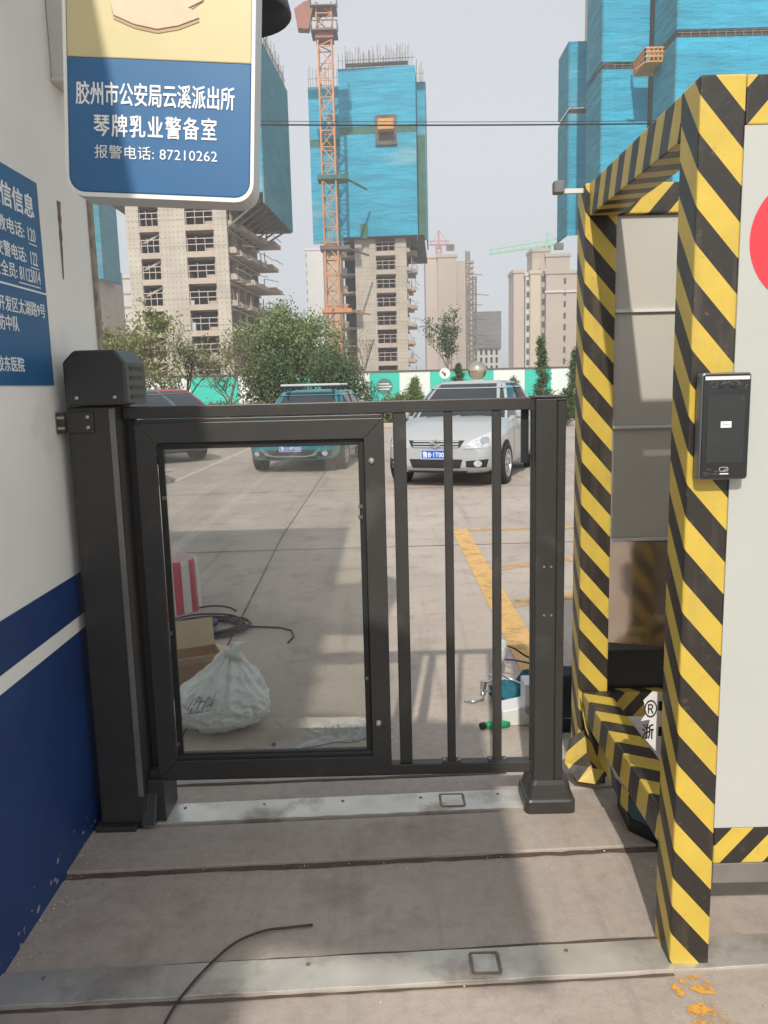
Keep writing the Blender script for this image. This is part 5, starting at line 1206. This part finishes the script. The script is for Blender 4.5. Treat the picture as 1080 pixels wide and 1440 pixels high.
# ---- far finished blocks
def wallmat(n, c): return mat(n, c, 0.85, var=0.06, scale=0.08, dirt=(tuple(x*0.8 for x in c), 0.15, 0.6, 0.4))
m_beige = wallmat('beige_render', S(184, 171, 158)); m_beige2 = wallmat('yellowish_render', S(200, 188, 164)); m_pinkish = wallmat('pale_pink_render', S(194, 180, 170)); m_pale = wallmat('pale_grey_render', S(206, 204, 200))
m_win = mat('far_window_glass', S(74, 76, 80), 0.2, var=0.25, scale=0.2)
def far_block(t, px0, px1, ytop, Y, depth, m, wins=(), th=0.0, name='wall', side=False):
    a, c = atY(px0, 480, Y), atY(px1, 480, Y); z = atY((px0 + px1)/2, ytop, Y).z
    MB().box(a.x, c.x, Y, Y + depth, 0, z).build(name, m, t, bevel=0)
    b = MB(); b.box(a.x - .3, c.x + .3, Y - .3, Y + depth, z + .01, z + .9); b.build('parapet', m, t)
    for (w0, w1, zlo) in wins:
        xa, xb = lerp(a.x, c.x, w0), lerp(a.x, c.x, w1); zz_ = z - 2.6
        while zz_ > zlo:
            MB().box(xa, xb, Y - .12, Y - .01, zz_, zz_ + 1.5).build('window', m_win, t); zz_ -= 3.0
    return a, c, z
t = thing('apartment_tower', (atY(620, 480, 260).x, 260, 0), 'tall pale beige tower with shadowed right side, just right of the centre tower', 'tower')
a, c, z = far_block(t, 617, 643, 362, 260, 10, m_beige)
far_block(t, 600, 616.5, 363, 262, 9, m_pinkish)
MB().box(c.x + .01, c.x + 5.0, 261, 300, 0, z - 1).build('wall', m_beige, t)
b = MB(); zz_ = 3
for i in range(26):
    MB().box(c.x + 4.2, c.x + 5.6, 260.4, 300, 3 + 1.55*i if False else 2.5 + 1.6*i, 3.2 + 1.6*i).build('balcony', m_concrete_d, t)
    if 2.5 + 1.6*(i + 2) > z: break
t = thing('screened_block', (atY(685, 480, 300).x, 300, 0), 'grey mesh screened block on bare concrete frame, far behind the silver ball', 'building')
m_gmesh = net_mat('grey_scaffold_mesh', S(128, 128, 124), 1.2, 2.0, S(140, 140, 136), 0.9)
a, c = atY(664, 480, 300), atY(705, 480, 300); z0, z1 = atY(685, 489, 300).z, atY(685, 438, 300).z
MB().box(a.x, c.x, 300, 301, z0, z1).build('scaffold_mesh', m_gmesh, t)
MB().box(a.x + 1, c.x - 1, 303, 318, 0, z1 - 1).build('inner_wall', m_inner, t)
b = MB()
for i in range(6): x = lerp(a.x + .6, c.x - .6, i/5); b.box(x - .5, x + .5, 301.2, 302.5, 0, z0)
b.build('column', m_pale, t)
b = MB(); zz_ = 2
while zz_ < z0: b.box(a.x, c.x, 301.3, 302.4, zz_, zz_ + .9); zz_ += 3
b.build('floor_slab', m_pale, t)
t = thing('apartment_tower', (atY(760, 480, 220).x, 220, 0), 'beige apartment towers with stepped roofline beside the striped rear column', 'tower')
far_block(t, 722.5, 737, 384, 222, 9, m_pinkish)
far_block(t, 739, 745, 388, 221, 9, m_pale, [(0.2, .8, 6)])
far_block(t, 745.5, 760, 385, 219.5, 10, m_beige2)
far_block(t, 760.5, 767, 382, 221, 10, m_concrete_d, [(.15, .85, 6)])
a, c, z = far_block(t, 767.5, 812, 385, 219, 12, m_beige, [(.55, .62, 6)])
far_block(t, 748, 770, 354, 227, 8, m_concrete_d)
far_block(t, 767, 800, 361, 226, 8, m_beige, [(.86, .96, 48)])
MB().box(a.x - .4, c.x, 218.6, 218.98, atY(785, 410, 219).z - .25, atY(785, 410, 219).z + .25).build('string_course', m_pale, t)
t = thing('apartment_tower', (atY(445, 480, 290).x, 290, 0), 'pale tower slice showing left of the orange crane', 'tower')
far_block(t, 434, 458, 352, 290, 12, m_pale, [(.02, .06, 6)])
t = thing('apartment_block', (atY(170, 480, 190).x, 190, 0), 'white apartment block behind the left concrete tower', 'building')
a, c, z = far_block(t, 122, 196, 392, 190, 14, m_pale, [(.18, .26, 6), (.5, .58, 6)])
b = MB(); zz_ = 2.8
while zz_ < z - 1: b.box(a.x, c.x, 189.8, 189.98, zz_, zz_ + .35); zz_ += 3.0
b.build('string_course', m_concrete_d, t)
MB().box(a.x + 2, c.x - 6, 194, 200, z + 1.0, z + 2.6).build('roof_house', m_concrete_d, t)
# small far cranes and masts
def small_crane(label, px, py, Y, jl, jr, col, h=9, tilt=0.0):
    p = atY(px, py, Y); t = thing('tower_crane', (p.x, Y, 0), label, 'crane')
    lattice(p.x, Y, 0, p.z + 0.5, 0.8, 3, 0.35, 0.22).build('mast', col, t)
    b = MB(); b.bar((p.x - jl, Y, p.z + .4 - tilt*jl), (p.x + jr, Y, p.z + .4 + tilt*jr), .55)
    b.bar((p.x - jl, Y, p.z + 1.5 - tilt*jl), (p.x + jr*.7, Y, p.z + 1.6 + tilt*jr), .28)
    n = int((jl + jr)/2.2)
    for i in range(n): x = p.x - jl + 2.2*i; b.bar((x, Y, p.z + .4 + tilt*(x - p.x)), (x + 1.1, Y, p.z + 1.5 + tilt*(x - p.x)), .2)
    b.build('jib', col, t)
    b = MB(); b.bar((p.x, Y, p.z), (p.x, Y, p.z + h), .5); b.bar((p.x, Y, p.z + h), (p.x - jl*.6, Y, p.z + 1.2 - tilt*jl*.6), .12); b.bar((p.x, Y, p.z + h), (p.x + jr*.6, Y, p.z + 1.2 + tilt*jr*.6), .12); b.build('top_mast', col, t)
    MB().box(p.x + jr - 2.5, p.x + jr, Y - .8, Y + .8, p.z - 1.4 + tilt*jr, p.z + .3 + tilt*jr).build('counterweight', m_deck, t)
small_crane('small red and white crane on the roofline right of the centre tower', 617, 346, 268, 3, 5, mat('faded_red_crane', S(186, 132, 122), 0.7, var=0.1), 5, -0.02)
small_crane('pale green crane with long jib above the far beige towers', 770, 347, 240, 17, 4.5, mat('pale_green_crane', S(150, 196, 170), 0.7, var=0.1), 4, 0.12)
def mast(label, px, ytop, Y, w):
    p = atY(px, ytop, Y); t = thing('hoist_mast', (p.x, Y, 0), label, 'mast')
    lattice(p.x, Y, 0, p.z, w, 2.5, .3, .18).build('lattice', m_steel_rust, t)
    b = MB()
    for k in range(3): b.bar((p.x, Y, p.z*(.4 + .22*k)), (p.x + 5, Y + 4, p.z*(.4 + .22*k)), .2)
    b.build('tie_bar', m_steel_rust, t)
mast('thin steel hoist mast, the taller one beside the pale beige tower', 657.5, 353, 250, .5)
mast('thin steel hoist mast, the shorter one left of the grey mesh block', 667, 388, 255, .5)

# ------------------------------------------------------------------ hoarding
YH = 62.0
ho = thing('site_hoarding', (0, YH, 0), 'turquoise and white site hoarding along the far side of the yard', 'hoarding')
m_teal = mat('turquoise_hoarding_sheet', S(60, 196, 178), 0.5, var=0.06, scale=0.8); m_wh = mat('white_hoarding_sheet', S(226, 230, 228), 0.5, var=0.04, scale=0.8)
edges = [(-60, 0), (150, 0), (205, 1), (268, 0), (335, 1), (400, 0), (455, 1), (520, 0), (562, 1), (605, 0), (650, 0), (694, 1), (738, 0), (775, 1), (812, 0), (860, 1), (960, 0), (1120, 0)]
hw = 2.5
for (pa, ka), (pb, _) in zip(edges[:-1], edges[1:]):
    xa, xb = atY(pa, 545, YH).x, atY(pb, 545, YH).x
    MB().box(xa + .01, xb - .01, YH, YH + .08, 0, hw).build('hoarding_panel', m_wh if ka else m_teal, ho)
b = MB(); b.box(atY(-60, 545, YH).x, atY(1120, 545, YH).x, YH - .04, YH + .12, hw + .005, hw + .14); b.build('top_cap', m_deck, ho)
p = atY(541, 545, YH); b = MB(); b.lathe([(0.62, 0), (0.62, -.02)], (p.x, YH, 1.45), axis='y', seg=28); lo = b.build('logo_disc', mat('grey_green_logo', S(92, 120, 118), 0.5, var=0.2, scale=3), ho)
b = MB(); 
for k, (dx, dz, w_) in enumerate(((-.05, .2, .5), (.05, .0, .6), (0.0, -.2, .45))): b.prism([(p.x + dx - w_, 1.45 + dz - .03), (p.x + dx + w_*.8, 1.45 + dz - .06), (p.x + dx + w_*.8, 1.45 + dz + .05), (p.x + dx - w_, 1.45 + dz + .02)], 'y', YH - .035, YH - .021)
b.build('logo_wave', m_wh, lo)
m_tealink = mat('blue_grey_lettering', S(96, 132, 160), 0.5, var=0.05)
def hoard_text(body, px, z, w, h, m):
    p = atY(px, 545, YH); me = text_mesh(body, (p.x, YH - .001, z - h/2), XU, ZU, w, h, .01, 0.01, 'c'); place(me, 'lettering', m, ho)
hoard_text('文明施工', 673, 1.62, 1.6, .42, m_tealink); hoard_text('安全生产', 716, 1.5, 1.7, .36, m_tealink); hoard_text('绿色', 582, 1.2, .8, .36, m_tealink)

# mirror ball on its post, round sign
p = atY(671, 521, 27)
t = thing('mirror_ball', (p.x, 27, 0), 'shiny metal ball on a post above the silver car roof', 'ball')
b = MB(); rr_ = 0.315
b.lathe([(max(0.001, rr_*sin(pi*i/24)), -rr_*cos(pi*i/24)) for i in range(25)], p, seg=40); b.build('ball', mat('brushed_brassy_steel', S(206, 196, 178), 0.16, metal=0.95, var=0.06), t, smooth=True)
b = MB(); b.lathe([(0.14, 0), (0.12, p.z - .4), (0.2, p.z - .36), (0.2, p.z - .3)], (p.x, 27, 0), seg=18); b.build('post', m_pale, t)
p = atY(625.5, 525, 30)
t = thing('round_sign', (p.x, 30, 0), 'small white round traffic sign with a dark turn arrow, left of the metal ball', 'sign')
b = MB(); b.lathe([(0.2, 0), (0.2, -.02)], (p.x, 30, p.z), axis='y', seg=28); pl_ = b.build('sign_plate', m_white_plastic, t)
b = MB(); b.prism([(p.x - .02, p.z - .1), (p.x + .03, p.z - .1), (p.x + .03, p.z + .02), (p.x - .05, p.z + .02), (p.x - .05, p.z - .03)], 'y', 29.97, 29.979)
b.prism([(p.x - .05, p.z - .02), (p.x - .05, p.z + .1), (p.x - .13, p.z + .035)], 'y', 29.97, 29.979); b.build('arrow', mat('brown_arrow', S(96, 60, 40), 0.6, var=0.1), pl_)
b = MB(); b.lathe([(0.03, 0), (0.03, p.z + .15)], (p.x, 30.03, 0), seg=12); b.build('post', m_rim, t)
# overhead cables
def wire(label, pa, pb, Y, sag, r):
    a, c = atY(*pa, Y), atY(*pb, Y); P = []
    for i in range(41): u = i/40; q = a.lerp(c, u); q.z -= sag*4*u*(1 - u); P.append(q)
    b = MB(); b.tube(P, r, 6); tag(b.build('overhead_cable', m_cable, smooth=True), label, 'cable', 'overhead cables')
wire('thicker overhead cable crossing in front of the centre tower', (-500, 155), (1500, 160), 22, 0.32, 0.020)
wire('thin overhead cable running just above the thicker one', (-500, 148), (1500, 157), 22.5, 0.33, 0.008)
# ------------------------------------------------------------------ planting
def leafmat(name, c, isl=0.35, rough=0.65): 
    m, N, L, b = newmat(name); geo = N.new('ShaderNodeNewGeometry')
    r = geo.outputs['Random Per Island']
    col = ramp(N, L, r, [(0.0, tuple(x*(1 - isl) for x in c)), (0.55, c), (1.0, (min(1, c[0]*(1 + isl*1.3)), min(1, c[1]*(1 + isl)), c[2]*(1 + isl*.4)))])
    n1 = noise_n(N, L, 0.8, 3, geo.outputs['Position'])
    col = mixc(N, L, ramp(N, L, n1, [(0.35, 0.0), (0.65, 0.5)]), col, (c[0]*1.35, c[1]*1.2, c[2]*0.9))
    L.new(col, b.inputs['Base Color']); b.inputs['Roughness'].default_value = rough
    t = N.new('ShaderNodeBsdfTranslucent'); L.new(col, t.inputs[0]); mx = N.new('ShaderNodeMixShader'); mx.inputs[0].default_value = 0.25
    L.new(b.outputs[0], mx.inputs[1]); L.new(t.outputs[0], mx.inputs[2]); L.new(mx.outputs[0], N['Material Output'].inputs[0])
    return m
m_green = leafmat('mid_green_leaves', (0.165, 0.225, 0.092)); m_dkgreen = leafmat('dark_green_leaves', (0.085, 0.132, 0.056)); m_olive = leafmat('olive_spring_leaves', (0.20, 0.225, 0.10)); m_brownleaf = leafmat('reddish_brown_buds', (0.125, 0.105, 0.065)); m_grassy = leafmat('fresh_grass_green', (0.12, 0.17, 0.045), 0.4)
m_bark = mat('grey_brown_bark', S(112, 98, 86), 0.9, var=0.25, scale=8)
def leaves_mesh(name, centers, n, size, spread, rng, flat=0.0, asp=0.55):
    C = np.asarray(centers, float); idx = rng.integers(0, len(C), n)
    sp = spread if np.isscalar(spread) else np.asarray(spread)[idx][:, None]
    P = C[idx][:, :3] + rng.normal(0, 1, (n, 3)) * sp
    nrm = rng.normal(0, 1, (n, 3)); nrm[:, 2] += flat; nrm /= np.linalg.norm(nrm, axis=1)[:, None]
    t = np.cross(nrm, rng.normal(0, 1, (n, 3))); t /= np.linalg.norm(t, axis=1)[:, None] + 1e-9; bt = np.cross(nrm, t)
    s = size * rng.uniform(0.6, 1.4, n)[:, None]
    V = np.stack([P - t*s, P + bt*s*asp, P + t*s, P - bt*s*asp], 1).reshape(-1, 3)
    V[:, 2] = np.maximum(V[:, 2], 0.02)
    me = bpy.data.meshes.new(name); me.from_pydata(V.tolist(), [], np.arange(4*n).reshape(-1, 4).tolist()); return me
def branch_tree(rng, base, h, spread, levels=4, lean=(0, 0), r0=0.12, up=0.35, first=0.25):
    b = MB(); tips = []
    def grow(p, d, L, r, lv):
        n = 4; pts = [p.copy()]; q = p.copy(); dd = d.copy()
        for i in range(n):
            dd = (dd + Vector(rng.normal(0, 0.12, 3)) + Vector((0, 0, up*0.12))).normalized(); q = q + dd*(L/n); pts.append(q.copy())
        b.tube(pts, [r*(1 - 0.5*i/n) for i in range(n + 1)], 5 if lv else 8, cap=False)
        if lv >= levels: tips.append(tuple(q)); return
        if lv >= 2: tips.append(tuple(q))
        for k in range(int(rng.integers(2, 5)) if lv else 6):
            f = rng.uniform(first if lv == 0 else 0.35, 1.0); i = min(int(f*n), n - 1); s = pts[i].lerp(pts[i + 1], f*n - i)
            a = rng.uniform(0, 2*pi); side = Vector((cos(a), sin(a), up)).normalized()
            nd = (dd*0.55 + side*spread).normalized(); grow(s, nd, L*rng.uniform(0.5, 0.72), r*0.5, lv + 1)
        grow(q, (dd + Vector(rng.normal(0, .25, 3))).normalized(), L*0.6, r*0.5, lv + 1)
    grow(Vector(base), Vector((lean[0], lean[1], 1)).normalized(), h*0.45, r0, 0)
    return b, tips
def tree(label, x, y, h, spread, m_leaf, nleaf, lsize, lspread, seed, r0=0.12, levels=3, cat='tree', group=None, name='leafy_tree', crown=None, first=.25, up=.35):
    rng = np.random.default_rng(seed); t = thing(name, (x, y, 0), label, cat, group)
    b, tips = branch_tree(rng, (x, y, 0), h, spread, levels, r0=r0, first=first, up=up)
    zmax = max(q[2] for q in tips); k = h / zmax
    b.v = [(x + (vx - x)*k, y + (vy - y)*k, vz*k) for vx, vy, vz in b.v]; T = np.array([(x + (q[0] - x)*k, y + (q[1] - y)*k, q[2]*k) for q in tips])
    b.build('trunk', m_bark, t, smooth=True)
    if crown is not None:     # extra leaf clumps filling an uneven crown: list of (cx, cz, rx, rz, n)
        ex = []
        for (ox, oz, rx, rz, n) in crown:
            u = rng.normal(0, 1, (n, 3)); u /= np.linalg.norm(u, axis=1)[:, None]; u *= rng.uniform(0.35, 1.0, (n, 1))**0.5
            ex.append(np.stack([x + ox + u[:, 0]*rx, y + u[:, 1]*rx*.8, oz + u[:, 2]*rz], 1))
        T = np.concatenate([T[T[:, 2] > 0.8]] + ex)
    if nleaf: place(leaves_mesh('crown', T, nleaf, lsize, lspread, rng), 'crown', m_leaf, t)
    return t
gx = lambda px, Y: atY(px, 545, Y).x
Y = 46
tree('big dense green tree between the two concrete towers', gx(415, Y), Y, 6.3, 0.9, m_green, 22000, 0.09, 0.33, 1, 0.16, 3,
     crown=[(-.7, 4.3, 2.3, 1.8, 60), (1.2, 3.6, 1.9, 1.6, 45), (-2.0, 3.2, 1.5, 1.4, 30), (0.3, 2.2, 2.6, 1.1, 50), (2.3, 2.4, 1.2, 1.0, 22)], name='broadleaf_tree')
tree('dark green shrubby tree at the right foot of the big green tree', gx(485, 42), 42, 3.1, 0.9, m_dkgreen, 9000, 0.075, 0.22, 2, 0.07, 3,
     crown=[(0, 1.6, 1.0, 1.1, 26), (-.9, 1.2, .9, .8, 16), (.8, 1.0, .7, .8, 14)], name='shrub_tree')
tree('dark low shrub tree under the left side of the big green tree', gx(372, 41), 41, 3.0, 0.9, m_dkgreen, 8000, 0.08, 0.24, 12, 0.07, 3,
     crown=[(0, 1.5, 1.2, 1.1, 26), (1.2, 1.2, 1.1, .9, 20)], name='shrub_tree')
tree('sparse olive leaved tree left of the concrete tower foot', gx(192, 36), 36, 5.2, 0.8, m_olive, 6500, 0.08, 0.2, 3, 0.09, 4, name='young_tree')
tree('open twiggy tree with small olive leaves beside the motor post head', gx(232, 33), 33, 3.9, 1.0, m_olive, 2400, 0.065, 0.18, 4, 0.08, 4, name='young_tree')
tree('twiggy brown tree in front of the concrete tower windows', gx(268, 38), 38, 4.6, 0.9, m_olive, 1500, 0.065, 0.18, 5, 0.08, 4, name='young_tree')
tree('bare grey tree with few buds left of the big green tree', gx(318, 40), 40, 4.8, 0.7, m_olive, 1500, 0.07, 0.2, 6, 0.08, 4, name='young_tree')
tree('thin bare sapling in front of the centre tower wall', gx(513, 58), 58, 6.2, 0.30, m_brownleaf, 250, 0.06, 0.1, 7, 0.05, 3, name='bare_sapling', up=0.9)
tree('tall narrow sparse tree beside the pale beige tower', gx(640, 66), 66, 7.4, 0.22, m_dkgreen, 1700, 0.10, 0.2, 8, 0.06, 3, name='bare_sapling', up=0.9)
def conifer(label, px, Y, h, r, seed, m=m_dkgreen, n=5000, name='conifer', lean=0.0):
    rng = np.random.default_rng(seed); x = gx(px, Y); t = thing(name, (x, Y, 0), label, 'conifer')
    b = MB(); b.tube([(x, Y, 0), (x + lean*h*.5, Y, h*.5), (x + lean*h, Y, h*.96)], [.06, .04, .01], 8); 
    C = []
    for i in range(90):
        f = rng.uniform(0.02, 1)**1.1; z = h*(0.06 + 0.94*f); R = r*(1 - f)**0.85*rng.uniform(0.55, 1.12); a = rng.uniform(0, 2*pi)
        c0_ = Vector((x + lean*z, Y, z - 0.1*R)); c1_ = Vector((x + lean*z + R*cos(a), Y + R*sin(a), z + 0.25*R))
        b.tube([c0_, c1_], [.012, .004], 4, cap=False)
        for k in range(4): C.append(tuple(c0_.lerp(c1_, (k + 1)/4)))
    b.build('trunk', m_bark, t)
    place(leaves_mesh('crown', C, n, 0.05, 0.06, rng, asp=0.3), 'crown', m, t)
conifer('tall dark cypress left of the striped rear column', 766, 28, 2.95, 0.5, 1, lean=-0.05)
conifer('shorter leaning dark conifer hard against the striped rear column', 797, 27, 2.5, 0.45, 2, lean=0.12)
conifer('dark rounded conifer between the round sign and the metal ball', 645, 40, 2.45, 0.85, 3, n=6000)
conifer('low bushy conifer in front of the turquoise hoarding logo panel', 583, 31, 1.75, 0.75, 4, m_green, 6000, 'bushy_conifer')
conifer('low bushy conifer right of the silver car roof', 722, 29, 1.62, 0.6, 5, m_green, 5000, 'bushy_conifer')
# pale magnolia buds beside the cypress
def hedge(label, pa, pb, Y, h, seed, m):
    rng = np.random.default_rng(seed); xa, xb = gx(pa, Y), gx(pb, Y); t = thing('hedge', ((xa + xb)/2, Y, 0), label, 'hedge', 'hedges')
    n = int((xb - xa)*60); x = rng.uniform(xa, xb, n); hh = h*(0.8 + 0.2*np.sin(x*1.9) * np.sin(x*0.7 + 2) + rng.normal(0, .06, n)); C = np.stack([x, Y + rng.uniform(-.5, .5, n), hh*rng.uniform(0.05, 1, n)**0.6], 1)
    place(leaves_mesh('foliage', C, n*34, 0.055, 0.09, rng), 'foliage', m, t)
    b = MB()
    for i in range(int((xb - xa)*3)): q = xa + (xb - xa)*rng.random(); b.bar((q, Y, 0), (q + rng.normal(0, .1), Y + rng.normal(0, .1), h*.7), .02)
    b.build('stems', m_bark, t)
hedge('low green hedge on the verge between the teal car and the silver car', 478, 592, 31.2, 1.12, 41, m_green)
hedge('low dark hedge on the verge to the right of the silver car', 690, 812, 31.6, 0.95, 42, m_dkgreen)
hedge('ragged dark hedge on the verge under the trees at left', 200, 372, 34.5, 0.95, 43, m_dkgreen)
# grass verge and hedge
v_ = MB(); v_.add([(-70, 29.5, 0.05), (70, 29.5, 0.05), (70, 61.8, 0.05), (-70, 61.8, 0.05)], [(0, 1, 2, 3)]); tag(v_.build('verge', mat('verge_soil_green', (0.10, 0.13, 0.05), 0.9, var=0.3, scale=2)), kind='structure')
k_ = MB(); k_.box(-70, 70, 29.3, 29.49, 0, 0.15); tag(k_.build('kerb', m_concrete_d, bevel=0.01), kind='structure')
rng = np.random.default_rng(21)
C = np.stack([rng.uniform(-22, 14, 2600), rng.uniform(30, 38, 2600), rng.uniform(0.1, 0.75, 2600)], 1)
tag(place(leaves_mesh('ground_cover', C, 26000, 0.07, 0.12, rng, asp=0.25), 'ground_cover', m_grassy), 'bright green grass and low ground cover along the far verge', 'grass', kind='stuff')
C = np.stack([rng.uniform(-16, -2, 500), rng.uniform(31, 34, 500), rng.uniform(0.1, 1.0, 500)], 1)
tag(place(leaves_mesh('dry_grass', C, 3500, 0.09, 0.1, rng, asp=0.12), 'dry_grass', leafmat('dry_orange_grass', (0.22, 0.15, 0.06))), 'dry orange tinged grass tufts on the far verge', 'grass', kind='stuff')

# ------------------------------------------------------------------ air
hz = MB().box(-240, 240, -45, 420, -1.0, 75)
mh = bpy.data.materials.new('haze'); mh.use_nodes = True; N = mh.node_tree.nodes; N.clear()
oo = N.new('ShaderNodeOutputMaterial'); pv = N.new('ShaderNodeVolumePrincipled'); pv.inputs['Color'].default_value = (0.93, 0.96, 1.0, 1); pv.inputs['Density'].default_value = 0.0018; pv.inputs['Anisotropy'].default_value = 0.2
mh.node_tree.links.new(pv.outputs[0], oo.inputs['Volume'])
tag(hz.build('haze', mh), kind='stuff')
